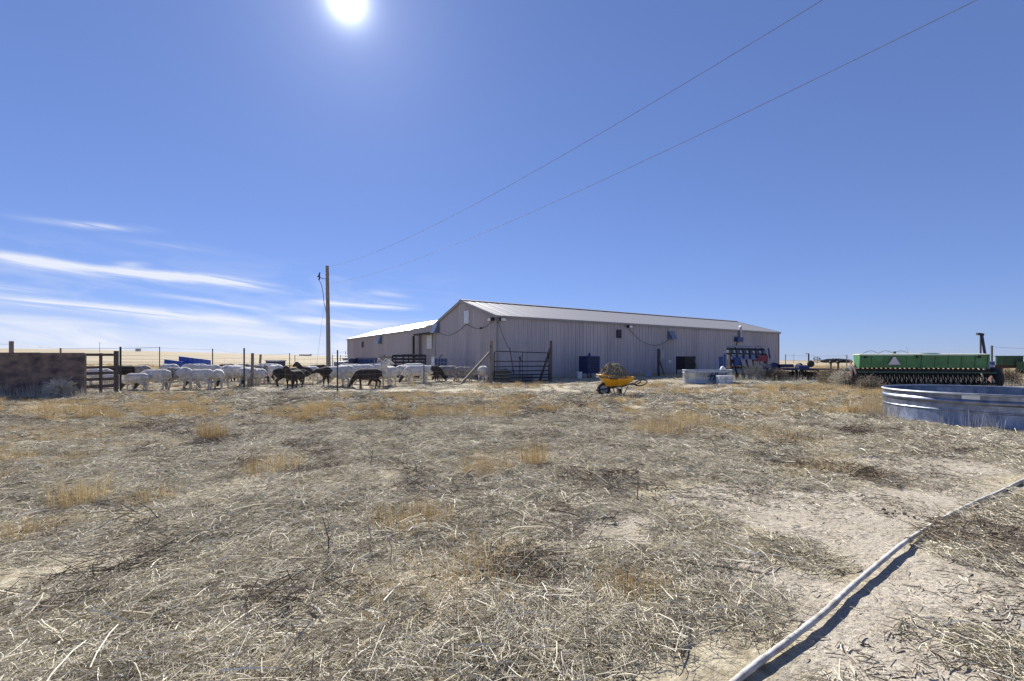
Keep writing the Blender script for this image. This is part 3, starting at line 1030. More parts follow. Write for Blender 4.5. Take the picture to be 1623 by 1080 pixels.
# tube gate
ga, gb = Vector((gx0 + 0.16, gy0 - 0.03, 0)), Vector((hx - 0.10, hy + 0.02, 0))
gdir = (gb - ga)
gl_ = gdir.length
gate = empty('tube_gate', (ga.x, ga.y, H(ga.x, ga.y)), math.atan2(gdir.y, gdir.x), 'dark tubular steel farm gate between the two wooden posts', 'gate')
gtop = Z(557, gy0) - H(ga.x, ga.y)
mb = MB()
fr = []
mb.tube([(0.0, 0, 0.10), (0.0, 0, gtop - 0.12), (0.035, 0, gtop - 0.035), (0.12, 0, gtop), (gl_ - 0.10, 0, gtop - 0.06), (gl_ - 0.03, 0, gtop - 0.12), (gl_, 0, gtop - 0.2), (gl_, 0, 0.10)], 0.024, 8)
mb.build('frame', M['gate_paint'], gate, True)
for zz in (0.10, 0.27, 0.42, 0.60, 0.82, 1.07):
    mb = MB(); mb.tube([(0.0, 0, zz), (gl_, 0, zz - 0.005)], 0.026, 7); mb.build('rail', M['gate_paint'], gate, True)
for xx in (0.5, ):
    mb = MB(); mb.bar((gl_ * xx, -0.03, 0.10), (gl_ * xx, -0.03, gtop - 0.03), 0.035, 0.012); mb.build('stay', M['gate_paint'], gate)

# plywood windbreak
wx0, wd = X(-60, 14.0), 14.0
wx1 = X(134, 14.0)
pw = empty('plywood_screen', ((wx0 + wx1) / 2, wd, H((wx0 + wx1) / 2, wd)), 0, 'weathered brown plywood screen at the left edge, shutting off the pen', 'screen')
hw = (wx1 - wx0) / 2
ptop = Z(559, wd) - H((wx0 + wx1) / 2, wd)
for k, (a, b) in enumerate(((-hw, -hw + 2.40), (-hw + 2.405, hw))):
    mb = MB(); mb.box((a, -0.009 - 0.004 * k, 0.02), (b, 0.009 - 0.004 * k, ptop - 0.008 * k)); mb.build('sheet', M['plywood'], pw)
for xx in (-hw + 0.15, -hw + 2.4, hw - 0.08):
    mb = MB(); mb.bar((xx, 0.06, -0.05), (xx, 0.06, ptop - 0.05), 0.09, 0.09); mb.build('post', M['wood'], pw)
for zz in (0.35, ptop - 0.12):
    mb = MB(); mb.box((-hw, 0.011, zz - 0.045), (hw, 0.05, zz + 0.045)); mb.build('rail', M['wood'], pw)

# board gate beside it
g0, g1, gd = X(135, 14.6), X(190, 15.6), 15.0
bg_ = empty('board_gate', ((g0), 14.5, H(g0, 14.5)), math.atan2(1.0, g1 - g0), 'short gate of dark horizontal boards right of the plywood screen', 'gate')
bl = math.hypot(g1 - g0, 1.0)
bz = H(g0, 14.5)
for (ya, yb) in ((560.5, 564.5), (580.5, 584.5), (589.5, 594), (599, 603.5), (610, 615)):
    mb = MB(); mb.box((0, -0.014, Z(yb, 15) - bz), (bl, 0.014, Z(ya, 15) - bz)); mb.build('board', M['wood_dark'], bg_)
for xx in (0.48, ):
    mb = MB(); mb.box((bl * xx - 0.03, -0.05, 0.03), (bl * xx + 0.05, -0.016, Z(560, 15) - bz)); mb.build('upright', M['wood_dark'], bg_)
mb = MB(); mb.box((bl - 0.04, 0.018, 0.0), (bl + 0.06, 0.11, Z(556, 15) - bz)); mb.build('upright', M['wood_dark'], bg_)

# ------------------------------------------------------------------ things in the pen
# two blue plastic slabs
def blue_slab(name, label, p0, p1, d, ztop0, ztop1, hgt_, tilt=0.16):
    xa, xb = X(p0, d), X(p1, d)
    L_ = xb - xa
    root = empty(name, (xa, d, H(xa, d)), 0, label, 'panel', 'blue plastic panels behind the sheep')
    z0 = ztop0 - H(xa, d)
    dz_ = ztop1 - ztop0
    mb = MB()
    mb.add([(0, 0, z0 - hgt_), (L_, 0, z0 + dz_ - hgt_), (L_, 0.0, z0 + dz_), (0, 0.0, z0), (0, 0.06, z0 - hgt_), (L_, 0.06, z0 + dz_ - hgt_), (L_, 0.06, z0 + dz_), (0, 0.06, z0)],
           [(0, 1, 2, 3), (4, 7, 6, 5), (0, 4, 5, 1), (1, 5, 6, 2), (2, 6, 7, 3), (3, 7, 4, 0)])
    mb.build('board', M['blue_plastic'], root)
    n = max(2, int(L_ / 0.24))
    for k in range(n + 1):
        q = k / n
        mb = MB(); mb.bar((L_ * q * 0.99 + 0.005, -0.012, z0 + dz_ * q - hgt_ * 0.98), (L_ * q * 0.99 + 0.005, -0.012, z0 + dz_ * q - 0.01), 0.03, 0.022); mb.build('rib', M['blue_plastic'], root)
    for fr in (0.02, 0.34, 0.66, 0.97):
        mb = MB(); mb.bar((0.0, -0.016, z0 - hgt_ * fr), (L_, -0.016, z0 + dz_ - hgt_ * fr), 0.026, 0.028); mb.build('rib', M['blue_plastic'], root)
    for q in (0.12, 0.88):
        mb = MB(); mb.bar((L_ * q, 0.09, -0.03), (L_ * q, 0.09, z0 + dz_ * q - 0.05), 0.05, 0.05); mb.build('leg', M['tpost'], root)


blue_slab('plastic_slab', 'larger blue plastic panel standing behind the sheep', 284, 333, 25.0, Z(565, 25), Z(571, 25), 0.50)
blue_slab('plastic_slab', 'smaller, lower blue plastic strip left of the larger blue panel', 261, 290, 24.6, Z(570, 24.6), Z(573.5, 24.6), 0.36)

# dark feed trough far in the pen
x, d = X(437, 29), 29.0
tr = empty('feed_trough', (x, d, H(x, d)), 0, 'dark feed trough with a pale rim behind the white sheep', 'trough')
mb = MB(); mb.prism([(-0.30, 0.12), (0.30, 0.12), (0.42, 1.02), (-0.42, 1.02)], 'X', -0.42, 0.42); mb.build('bin', M['navy'], tr)
for (a, b) in (((-0.45, -0.44, 1.05), (0.45, -0.44, 1.05)), ((-0.45, 0.44, 1.05), (0.45, 0.44, 1.05)), ((-0.45, -0.42, 1.05), (-0.45, 0.42, 1.05)), ((0.45, -0.42, 1.05), (0.45, 0.42, 1.05))):
    mb = MB(); mb.bar(a, b, 0.05, 0.05); mb.build('rim', M['galv_worn'], tr)
for sx in (-0.36, 0.36):
    for sy in (-0.26, 0.26):
        mb = MB(); mb.bar((sx, sy, 0), (sx, sy, 0.13), 0.06, 0.06); mb.build('leg', M['dark_metal'], tr)


def rail_panel(px0, d0, px1, d1, top, label, nr=6, boards=False, name='corral_panel', matn='gate_paint', group=None):
    xa, xb = X(px0, d0), X(px1, d1)
    L_ = math.hypot(xb - xa, d1 - d0)
    z0 = H(xa, d0)
    ro = empty(name, (xa, d0, z0), math.atan2(d1 - d0, xb - xa), label, 'panel', group)
    for k in range(nr):
        zz = 0.12 + (top - 0.16) * k / (nr - 1)
        mb = MB()
        if boards:
            mb.box((0, -0.02, zz - 0.068), (L_, 0.02, zz + 0.068)); mb.build('board', M[matn], ro)
        else:
            mb.tube([(0, 0, zz), (L_, 0, zz)], 0.024, 6); mb.build('rail', M[matn], ro, True)
    for q in (0.0, 0.5, 1.0):
        mb = MB(); mb.bar((L_ * q, 0.03, -0.03), (L_ * q, 0.03, top), 0.055, 0.05); mb.build('upright', M[matn], ro)
    return ro


rail_panel(622, 28.5, 674, 26.6, 1.38, 'dark corral panel of narrow boards before the passage', 7, True, 'corral_fence', 'gate_paint')
ro = rail_panel(602, 29.5, 621, 28.6, 1.30, 'weathered grey board panel left of the dark corral panel', 7, True, 'board_fence', 'wood')
# low shed lid lying over the corral
x0, d0 = X(604, 31), 31.0
sh = empty('lean_to_lid', (x0, d0, H(x0, d0)), math.radians(-35), 'pale flat roof sheet resting over the corral panels', 'roof sheet')
mb = MB(); mb.box((0.0, 0.10, 1.42), (2.1, 1.3, 1.47)); mb.build('sheet', M['galv_worn'], sh)
for (qx, qy) in ((0.1, 0.2), (2.0, 0.2), (0.1, 1.2), (2.0, 1.2)):
    mb = MB(); mb.bar((qx, qy, -0.03), (qx, qy, 1.419), 0.07, 0.07); mb.build('post', M['wood_dark'], sh)


def crate(px, d, w, h, dp, label, m1, m2, rz=0.0, group=None, name='crate'):
    x = X(px, d)
    ro = empty(name, (x, d, H(x, d)), rz, label, 'crate', group)
    mb = MB(); mb.box((-w / 2 + 0.03, -dp / 2 + 0.03, 0.08), (w / 2 - 0.03, dp / 2 - 0.03, h - 0.05)); mb.build('body', M[m1], ro)
    for sx in (-1, 1):
        for sy in (-1, 1):
            mb = MB(); mb.bar((sx * (w / 2 - 0.025), sy * (dp / 2 - 0.025), 0), (sx * (w / 2 - 0.025), sy * (dp / 2 - 0.025), h), 0.055, 0.055); mb.build('corner_post', M[m2], ro)
    for zz in (0.12, h * 0.37, h * 0.64, h - 0.05):
        for sy in (-1, 1):
            mb = MB(); mb.bar((-w / 2 + 0.05, sy * (dp / 2 + 0.004), zz), (w / 2 - 0.05, sy * (dp / 2 + 0.004), zz), 0.03, 0.05); mb.build('rail', M[m2], ro)
    mb = MB(); mb.box((-w / 2 - 0.02, -dp / 2 - 0.02, h - 0.02), (w / 2 + 0.02, dp / 2 + 0.02, h + 0.03)); mb.build('lid', M[m1 if m1 != 'grey_blue' else 'galv_worn'], ro)
    return ro


crate(541, 31.0, 0.75, 0.95, 0.7, 'pale grey crate standing just right of the utility pole', 'grey_blue', 'galv_worn')
crate(555, 33.0, 0.80, 1.15, 0.7, 'navy blue crate in front of the far end of the lower barn', 'navy', 'gate_paint')
crate(581, 34.0, 1.35, 1.20, 0.9, 'blue and grey crate leaning by the lower barn wall', 'blue_steel', 'grey_blue', 0.1)
rail_panel(527, 31.8, 552, 32.2, 1.45, 'thin grey rail panel behind the utility pole', 8, False, 'corral_fence', 'galv_worn')
# liquid tote in a cage in front of the passage
x, d = X(699, 27.5), 27.5
ibc = empty('tote_tank', (x, d, H(x, d)), 0.1, 'blue caged tote tank with a white edge by the gable wall', 'tank')
mb = MB(); mb.box((-0.36, -0.36, 0.14), (0.36, 0.36, 1.20)); mb.build('tank', M['blue_steel'], ibc)
mb = MB(); mb.box((-0.55, -0.38, 0.05), (-0.37, 0.38, 1.27)); mb.build('side_panel', M['plastic_white'], ibc)
for k in range(5):
    mb = MB(); mb.bar((-0.36 + k * 0.18, -0.385, 0.1), (-0.36 + k * 0.18, -0.385, 1.22), 0.02, 0.02); mb.build('cage_bar', M['grey_metal'], ibc)
for k in range(5):
    mb = MB(); mb.bar((-0.365, -0.41, 0.18 + k * 0.25), (0.38, -0.41, 0.18 + k * 0.25), 0.02, 0.02); mb.build('cage_bar', M['grey_metal'], ibc)
mb = MB(); mb.box((-0.40, -0.42, 0), (0.40, 0.40, 0.12)); mb.build('pallet', M['wood_dark'], ibc)
mb = MB(); mb.tube([(-0.1, -0.1, 1.19), (0.0, -0.1, 1.36), (0.18, -0.1, 1.42)], 0.03, 6); mb.build('spout', M['dark_metal'], ibc, True)

# blue tub behind the tube gate and pile behind it
x, d = X(826, 23.0), 23.0
tb = MB()
tb.lathe([(0.0, 0.03), (0.50, 0.03), (0.54, 0.02), (0.62, 0.36), (0.66, 0.38), (0.65, 0.42), (0.60, 0.40), (0.52, 0.08), (0.0, 0.07)], 28)
o = tb.build('water_tub', M['grey_blue'], None, True); o.location = (x, d, H(x, d) - 0.02)
tag(o, 'round grey-blue tub on the ground behind the tube gate', 'tub')
x, d = X(796, 24.3), 24.3
me_heap = None


def heap_mesh(rx, ry, h, seed, n=26, power=1.6, m='dirt_heap'):
    vs, fs = [], []
    for i in range(n + 1):
        rr = i / n
        for k in range(n * 2):
            t = math.pi * k / n
            bump = 0.45 + 1.1 * float(fbm(math.cos(t) * rr * 5 + seed, math.sin(t) * rr * 5 + seed, seed, 3))
            zz = h * (1 - rr ** power) * bump if rr < 1 else -0.02
            wob = 1 + 0.18 * math.sin(3 * t + seed) + 0.1 * math.sin(5 * t + 2 * seed)
            vs.append((rx * rr * wob * math.cos(t), ry * rr * wob * math.sin(t), zz))
    w_ = n * 2
    for i in range(n):
        for k in range(w_):
            k2 = (k + 1) % w_
            fs.append((i * w_ + k, i * w_ + k2, (i + 1) * w_ + k2, (i + 1) * w_ + k))
    mb = MB(); mb.add(vs, fs)
    return mb.mesh('heap', M[m], True)


o = link('manure_pile', heap_mesh(1.2, 0.6, 0.55, 3)); o.location = (x, d, H(x, d) - 0.02)
tag(o, 'low brown manure pile against the barn wall behind the tube gate', 'pile')
# leaning pole by the corner, hydrant
x, d = X(808.5, 24.4), 24.4
mb = MB(); mb.bar((0.25, 0, -0.02), (-0.02, 0.3, 1.75), 0.06, 0.05); o = mb.build('leaning_board', M['wood_dark'], None); o.location = (x, d, H(x, d)); tag(o, 'dark narrow board leaning on the barn wall behind the gate', 'board')
x, d = X(824, 25.2), 25.2
hy_ = empty('water_hydrant', (x, d, H(x, d)), 0, 'thin dark water hydrant by the barn wall seen through the gate', 'hydrant')
mb = MB(); mb.tube([(0, 0, 0), (0, 0, 1.15)], 0.025, 7); mb.build('pipe', M['dark_metal'], hy_)
mb = MB(); mb.tube([(0, 0, 1.10), (0, 0, 1.28)], 0.05, 8); mb.tube([(0, 0, 1.14), (0.14, -0.05, 1.06)], 0.025, 6); mb.build('head', M['rust'], hy_)
mb = MB(); mb.bar((0, 0, 1.30), (0.2, 0, 1.36), 0.03, 0.02); mb.build('handle', M['dark_metal'], hy_)

# ------------------------------------------------------------------ sheep
def capsule(mb, p, q, r0, r1, seg=12, rings=4, sy=1.0):
    p, q = Vector(p), Vector(q)
    d = (q - p)
    L_ = d.length
    d = d.normalized() if L_ > 1e-6 else Vector((1, 0, 0))
    a = d.orthogonal().normalized()
    b = d.cross(a)
    pts, rad = [], []
    for i in range(rings + 1):
        t = -math.pi / 2 + (math.pi / 2) * i / rings
        pts.append(p + d * (math.sin(t) * r0)); rad.append(max(math.cos(t) * r0, r0 * 0.04))
    for i in range(rings + 1):
        t = (math.pi / 2) * i / rings
        pts.append(q + d * (math.sin(t) * r1)); rad.append(max(math.cos(t) * r1, r1 * 0.04))
    vs, fs = [], []
    for c, r in zip(pts, rad):
        for k in range(seg):
            t = 2 * math.pi * k / seg
            v = c + (a * math.cos(t) + b * math.sin(t)) * r
            v.y = c.y + (v.y - c.y) * sy
            vs.append(v)
    n = len(pts)
    for i in range(n - 1):
        for k in range(seg):
            k2 = (k + 1) % seg
            fs.append((i * seg + k, i * seg + k2, (i + 1) * seg + k2, (i + 1) * seg + k))
    fs.append(tuple(range(seg - 1, -1, -1)))
    fs.append(tuple((n - 1) * seg + k for k in range(seg)))
    mb.add(vs, fs)


def sheep_mesh(pose, horns=False, stride=0.0):
    mb = MB()
    c = lambda *a, **k: capsule(mb, *a, **k)
    # trunk: deep chest narrowing to the flank, woolly belly
    c((-0.30, 0, 0.565), (0.24, 0, 0.545), 0.195, 0.205, sy=0.92)
    c((-0.10, 0, 0.52), (0.12, 0, 0.50), 0.20, 0.20, sy=0.98)
    c((-0.38, 0, 0.565), (-0.30, 0, 0.57), 0.165, 0.19, sy=0.95)
    c((0.28, 0, 0.56), (0.34, 0, 0.50), 0.185, 0.155, sy=0.85)
    c((-0.52, 0, 0.60), (-0.545, 0, 0.42), 0.032, 0.022)
    for s in (-1, 1):
        y = s * 0.105
        f = 0.06 * stride * s
        c((0.27, y * 0.85, 0.46), (0.28 + f * 0.5, y, 0.30), 0.085, 0.048)
        c((0.28 + f * 0.5, y, 0.30), (0.275 + f, y, 0.035), 0.038, 0.028)
        c((0.275 + f, y, 0.03), (0.305 + f, y, 0.022), 0.031, 0.024)
        c((-0.34, y * 0.9, 0.50), (-0.26 - f * 0.4, y, 0.36), 0.125, 0.080)
        c((-0.26 - f * 0.4, y, 0.36), (-0.405 - f, y, 0.245), 0.066, 0.040)
        c((-0.405 - f, y, 0.245), (-0.365 - f, y, 0.035), 0.034, 0.027)
        c((-0.365 - f, y, 0.03), (-0.335 - f, y, 0.022), 0.031, 0.024)
    if pose == 'graze':
        nk, hb, hd, sdy = (0.57, 0, 0.31), (0.60, 0, 0.25), (0.70, 0, 0.075), 0
        c((0.36, 0, 0.56), nk, 0.140, 0.085)
    elif pose == 'turned':                      # head low, swung to one side
        nk, hb, hd, sdy = (0.52, 0.15, 0.33), (0.54, 0.19, 0.27), (0.58, 0.30, 0.09), 0.5
        c((0.36, 0, 0.56), nk, 0.140, 0.085)
    elif pose == 'level':
        nk, hb, hd, sdy = (0.60, 0, 0.58), (0.64, 0, 0.58), (0.82, 0, 0.49), 0
        c((0.34, 0, 0.57), nk, 0.145, 0.090)
    else:                                       # head up
        nk, hb, hd, sdy = (0.49, 0, 0.82), (0.53, 0, 0.86), (0.69, 0, 0.76), 0
        c((0.33, 0, 0.58), nk, 0.150, 0.088)
    hb, hd = Vector(hb), Vector(hd)
    c(hb, hb.lerp(hd, 0.5), 0.082, 0.064)
    c(hb.lerp(hd, 0.5), hd, 0.062, 0.042)
    fw = (hd - hb).normalized()
    side = fw.cross(Vector((0, 0, 1))).normalized()
    top = side.cross(fw).normalized()
    for s in (-1, 1):
        e = hb + side * s * 0.06 + top * 0.03
        c(e, e + side * s * 0.105 - top * 0.035, 0.026, 0.016)
        if horns:
            h0 = hb + side * s * 0.045 + top * 0.065 - fw * 0.02
            pts = [h0, h0 + side * s * 0.05 + top * 0.07 - fw * 0.05, h0 + side * s * 0.13 + top * 0.06 - fw * 0.08, h0 + side * s * 0.18 - top * 0.02 - fw * 0.05]
            for a_, b_, ra, rb in zip(pts[:-1], pts[1:], (0.032, 0.028, 0.022), (0.028, 0.022, 0.014)):
                c(a_, b_, ra, rb, seg=8, rings=2)
    me = mb.mesh('sheep_' + pose, M['wool_white'], True)
    o = bpy.data.objects.new('tmp', me)
    COL.objects.link(o)
    m = o.modifiers.new('r', 'REMESH'); m.mode = 'VOXEL'; m.voxel_size = 0.017; m.use_smooth_shade = True
    s_ = o.modifiers.new('s', 'SMOOTH'); s_.iterations = 3; s_.factor = 0.5
    dg = bpy.context.evaluated_depsgraph_get()
    ev = bpy.data.meshes.new_from_object(o.evaluated_get(dg))
    bpy.data.objects.remove(o)
    ev.name = 'sheep_' + pose
    n = len(ev.polygons)
    cen = np.zeros(n * 3); ev.polygons.foreach_get('center', cen); cen = cen.reshape(-1, 3)
    co = np.zeros(len(ev.vertices) * 3); ev.vertices.foreach_get('co', co); co = co.reshape(-1, 3)
    # woolly lumps
    body = (co[:, 2] > 0.36) & (co[:, 0] < 0.42)
    nm = np.zeros(len(co) * 3); ev.vertices.foreach_get('normal', nm); nm = nm.reshape(-1, 3)
    lump = (fbm(co[:, 0] * 14 + 3, co[:, 2] * 14 + co[:, 1] * 9, 71, 3) - 0.5) * 0.020
    co[body] += nm[body] * lump[body, None]
    ev.vertices.foreach_set('co', co.ravel())
    hbv = np.array(hb)
    fwv = np.array(fw)
    dh = (cen - hbv) @ fwv
    near_head = (np.linalg.norm(cen - hbv, axis=1) < 0.20) & (dh > -0.10) | ((dh > 0) & (cen[:, 0] > 0.42))
    mi = np.zeros(n, int)
    mi[(cen[:, 0] > 0.02 + 0.06 * np.sin(cen[:, 2] * 19) + 0.04 * np.sin(cen[:, 1] * 23)) & (cen[:, 2] > 0.10)] = 1
    mi[near_head] = 2
    ev.materials.clear()
    for _ in range(3):
        ev.materials.append(M['wool_white'])
    ev.polygons.foreach_set('material_index', mi)
    ev.polygons.foreach_set('use_smooth', [True] * n)
    ev.update()
    return ev


POSE = {'graze': sheep_mesh('graze', stride=0.6), 'graze2': sheep_mesh('graze', stride=-0.8), 'turned': sheep_mesh('turned', stride=0.5),
        'level': sheep_mesh('level', stride=0.7), 'up': sheep_mesh('up', stride=0.3), 'horned': sheep_mesh('up', True, 0.2)}
COATS = {'w': ('wool_white', 'wool_white', 'wool_white'), 'wb': ('wool_white', 'wool_white', 'wool_black'), 'b': ('wool_black',) * 3, 'br': ('wool_brown',) * 3,
         'pf': ('wool_white', 'wool_black', 'wool_black'), 'pr': ('wool_black', 'wool_white', 'wool_black'), 'g': ('wool_grey', 'wool_grey', 'wool_brown'), 'gw': ('wool_grey', 'wool_white', 'wool_white')}
# px, feet py, height px of the back, heading (deg, 0 = faces right, 90 = faces away), pose, coat, label
SHEEP = [
    (160, 611, 26, 10, 'graze', 'w', 'white sheep farthest left, seen through the board gate'),
    (176, 617, 23, 170, 'graze2', 'w', 'small white sheep low behind the board gate'),
    (197, 606, 26, 60, 'graze', 'b', 'black sheep just right of the board gate, behind a white one'),
    (216, 619, 27, 178, 'graze', 'wb', 'small white sheep with black head grazing nearest the board gate'),
    (226, 606, 26, 150, 'graze2', 'g', 'grey sheep behind the white one near the board gate'),
    (246, 618, 32, 185, 'graze2', 'wb', 'white sheep with dark head grazing left of the mottled grey and white one'),
    (283, 617, 34, 5, 'graze', 'gw', 'mottled grey and white sheep grazing towards the right'),
    (311, 604, 27, 20, 'graze', 'w', 'white sheep whose back shows below the blue panels'),
    (318, 617, 31, 172, 'graze', 'wb', 'white sheep with black head grazing below the larger blue panel'),
    (346, 616, 30, 125, 'graze2', 'wb', 'white sheep seen from behind, right of the blue panels'),
    (359, 605, 28, 160, 'graze', 'br', 'brown-backed sheep half hidden behind two white sheep'),
    (372, 613, 33, 70, 'graze', 'w', 'tall white sheep seen from behind beside the thin steel post'),
    (394, 613, 30, 90, 'graze2', 'w', 'white sheep seen from behind at the short wooden post'),
    (404, 612, 27, 250, 'graze', 'wb', 'white sheep with dark muzzle right of the short wooden post'),
    (413, 608, 29, 350, 'graze', 'g', 'grey sheep grazing right of the short wooden post'),
    (437, 609, 31, 140, 'graze2', 'wb', 'white sheep in front of the dark feed trough'),
    (456, 613, 29, 15, 'level', 'b', 'black sheep standing side-on behind the one facing the viewer'),
    (466, 616, 28, 262, 'up', 'b', 'black sheep standing with its front to the viewer'),
    (488, 609, 28, 245, 'up', 'pf', 'white sheep with black neck and raised black head'),
    (503, 602, 23, 185, 'level', 'br', 'dark brown sheep left of the utility pole foot'),
    (528, 613, 31, 176, 'level', 'pf', 'black fronted sheep with white hindquarters behind the thin post'),
    (546, 613, 33, 140, 'turned', 'w', 'round white sheep right of the thin post, rump to the viewer'),
    (571, 609, 34, 174, 'graze', 'w', 'big white sheep behind the black grazing sheep'),
    (583, 615, 30, 184, 'graze2', 'b', 'black sheep with pale sunlit outline grazing left of the horned sheep'),
    (597, 604, 27, 20, 'up', 'w', 'white sheep with raised head behind the black grazing sheep'),
    (616, 612, 31, 262, 'horned', 'w', 'white horned sheep facing the viewer'),
    (607, 611, 23, 200, 'graze', 'wb', 'low sheep with black head beside the horned sheep'),
    (655, 603, 26, 178, 'level', 'w', 'white sheep with raised muzzle behind the white grazing one'),
    (660, 608, 28, 182, 'graze', 'wb', 'white sheep with dark head grazing left of the black and white one'),
    (682, 606, 26, 15, 'graze2', 'pf', 'black and white patched sheep behind the thin dark post'),
    (708, 605, 24, 178, 'graze', 'g', 'dark grey sheep standing in front of the gable wall'),
    (737, 606, 23, 10, 'graze2', 'g', 'grey sheep grazing by the diagonal brace'),
    (268, 605, 27, 160, 'graze2', 'wb', 'white sheep half hidden behind the mottled one'),
    (331, 606, 27, 30, 'graze', 'w', 'white rump showing between the blue panel and the dark post'),
    (386, 605, 28, 150, 'graze2', 'g', 'greyish sheep behind the thin steel post'),
    (426, 604, 27, 20, 'graze', 'w', 'white sheep in the back row left of the feed trough sheep'),
    (557, 604, 28, 10, 'level', 'w', 'white sheep in the back row left of the big white one'),
    (640, 604, 24, 60, 'graze', 'w', 'white sheep at the back right of the horned sheep'),
    (766, 606, 25, 80, 'graze', 'w', 'white sheep seen from behind, left of the corner post'),
]
for (px, fy, hp, head, pose, coat, lab) in SHEEP:
    x, y = G(px, fy)
    o = bpy.data.objects.new('sheep', POSE[pose])
    COL.objects.link(o)
    sc = (hp * 1.05 / F * y) / 0.765
    sc = min(max(sc, 0.72), 1.22)
    o.location = (x, y, H(x, y) - 0.005)
    o.rotation_euler = (0, 0, R(head))
    o.scale = (sc, sc * random.uniform(0.95, 1.08), sc)
    for i, mn in enumerate(COATS[coat]):
        o.material_slots[i].link = 'OBJECT'
        o.material_slots[i].material = M[mn]
    tag(o, lab, 'sheep', 'flock of sheep in the pen')

# ------------------------------------------------------------------ wheelbarrow
wx, wy = G(957, 628)
wz = H(wx, wy)
wb_ = empty('wheelbarrow', (wx, wy, wz), R(4), 'yellow wheelbarrow heaped with straw and manure', 'wheelbarrow')
wr = 0.215
mb = MB()
prof = []
for k in range(13):
    t = 2 * math.pi * k / 12
    prof.append((wr - 0.05 + 0.05 * math.cos(t), 0.05 * math.sin(t)))
mb.lathe(prof, 28, 'Y', (0, 0, wr))
whl = mb.build('wheel', M['black_rubber'], wb_, True)
mb = MB(); mb.lathe([(0.0, -0.03), (0.125, -0.03), (0.125, 0.03), (0.0, 0.03)], 20, 'Y', (0, 0, wr)); mb.lathe([(0.0, -0.07), (0.03, -0.07), (0.03, 0.07), (0.0, 0.07)], 10, 'Y', (0, 0, wr)); mb.build('rim', M['grey_metal'], whl)
# tray: flared pan, thin walled
zt0, zt1 = Z(595, wy) - wz + 0.02, Z(597.5, wy) - wz
zb0, zb1 = Z(612.5, wy) - wz, Z(611, wy) - wz
tx = lambda px: X(px, wy) - wx


def tray_ring(x0, x1, hw0, hw1, z0, z1, n=6):
    pts = []
    rc = 0.10
    corners = [(x0, -hw0, z0), (x1, -hw1, z1), (x1, hw1, z1), (x0, hw0, z0)]
    for i in range(4):
        c0 = Vector(corners[i]); pv = Vector(corners[i - 1]); nx = Vector(corners[(i + 1) % 4])
        a = c0 + (pv - c0).normalized() * rc
        b = c0 + (nx - c0).normalized() * rc
        for k in range(n + 1):
            s = k / n
            pts.append((a.lerp(c0, s)).lerp(c0.lerp(b, s), s))
    return pts


mb = MB()
rings = [tray_ring(tx(960), tx(989), 0.18, 0.20, zb0, zb1), tray_ring(tx(954), tx(1000), 0.28, 0.30, (zb0 + zt0) / 2 + 0.02, (zb1 + zt1) / 2), tray_ring(tx(948.5), tx(1002), 0.34, 0.34, zt0, zt1)]
nr_ = len(rings[0])
vs = [p for r_ in rings for p in r_]
fs = []
for i in range(2):
    for k in range(nr_):
        k2 = (k + 1) % nr_
        fs.append((i * nr_ + k, i * nr_ + k2, (i + 1) * nr_ + k2, (i + 1) * nr_ + k))
fs.append(tuple(range(nr_ - 1, -1, -1)))
mb.add(vs, fs)
tray = mb.build('tray', M['yellow'], wb_, True)
sm = tray.modifiers.new('thick', 'SOLIDIFY'); sm.thickness = 0.006; sm.offset = -1
mb = MB(); rim_pts = rings[2] + [rings[2][0]]; mb.tube(rim_pts, 0.013, 6, False); mb.build('rim_bead', M['yellow'], tray, True)
# lettering on the side of the tray (too small to read in the photograph: a row of dark bars)
for k in range(6):
    xa = tx(962.5) + k * 0.042
    mb = MB(); zc = Z(600.3, wy) - wz
    yq = -0.318
    mb.add([(xa, yq, zc - 0.018), (xa + 0.032, yq, zc - 0.018), (xa + 0.032, yq - 0.014, zc + 0.018), (xa, yq - 0.014, zc + 0.018)], [(0, 1, 2, 3)])
    mb.build('marking', M['dark_metal'], tray)
for s in (-1, 1):
    mb = MB()
    yy = s * 0.20
    zh = Z(609, wy) - wz
    pts = [(-0.26, s * 0.09, wr - 0.02), (-0.02, s * 0.085, wr + 0.0), (0.30, s * 0.16, zb0 - 0.03), (tx(985), yy, zb1 - 0.02), (tx(1000), s * 0.26, Z(607, wy) - wz)]
    ex_ = tx(1002)
    # looped hand grip
    cxg, czg = ex_ + 0.20, Z(606.5, wy) - wz
    loop = [(cxg - 0.20 * math.cos(t), s * 0.28, czg + 0.085 * math.sin(t) + 0.05 * math.cos(t) * -0.6) for t in np.linspace(0.0, 2 * math.pi, 17)]
    mb.tube(pts + loop, 0.019, 8)
    mb.build('handle', M['rust'] if s == 1 else M['dark_metal'], wb_, True)
    mb = MB()
    mb.tube([(tx(969), s * 0.19, zb0 - 0.03), (tx(972), s * 0.22, 0.02), (tx(984), s * 0.24, 0.012), (tx(992), s * 0.24, zb1 - 0.02)], 0.016, 7)
    mb.build('leg', M['dark_metal'], wb_, True)
mb = MB(); mb.bar((tx(982), -0.25, 0.16), (tx(982), 0.25, 0.16), 0.02, 0.16); mb.build('brace_plate', M['dark_metal'], wb_)
mb = MB(); mb.tube([(-0.0, -0.10, wr), (0, 0.10, wr)], 0.018, 8); mb.build('axle', M['grey_metal'], wb_)
mb = MB(); mb.tube([(-0.26, -0.09, wr - 0.02), (-0.27, 0.09, wr - 0.02)], 0.018, 6); mb.build('nose_bar', M['dark_metal'], wb_)
ld = link('straw_heap', heap_mesh(0.54, 0.34, (Z(578, wy) - wz - zt1) * 0.95, 9, 26, 2.3, 'dirt_heap'))
ld.location = (wx + tx(972), wy + 0.03, wz + zt1 - 0.03)
ld.rotation_euler = (0, R(2), R(4))
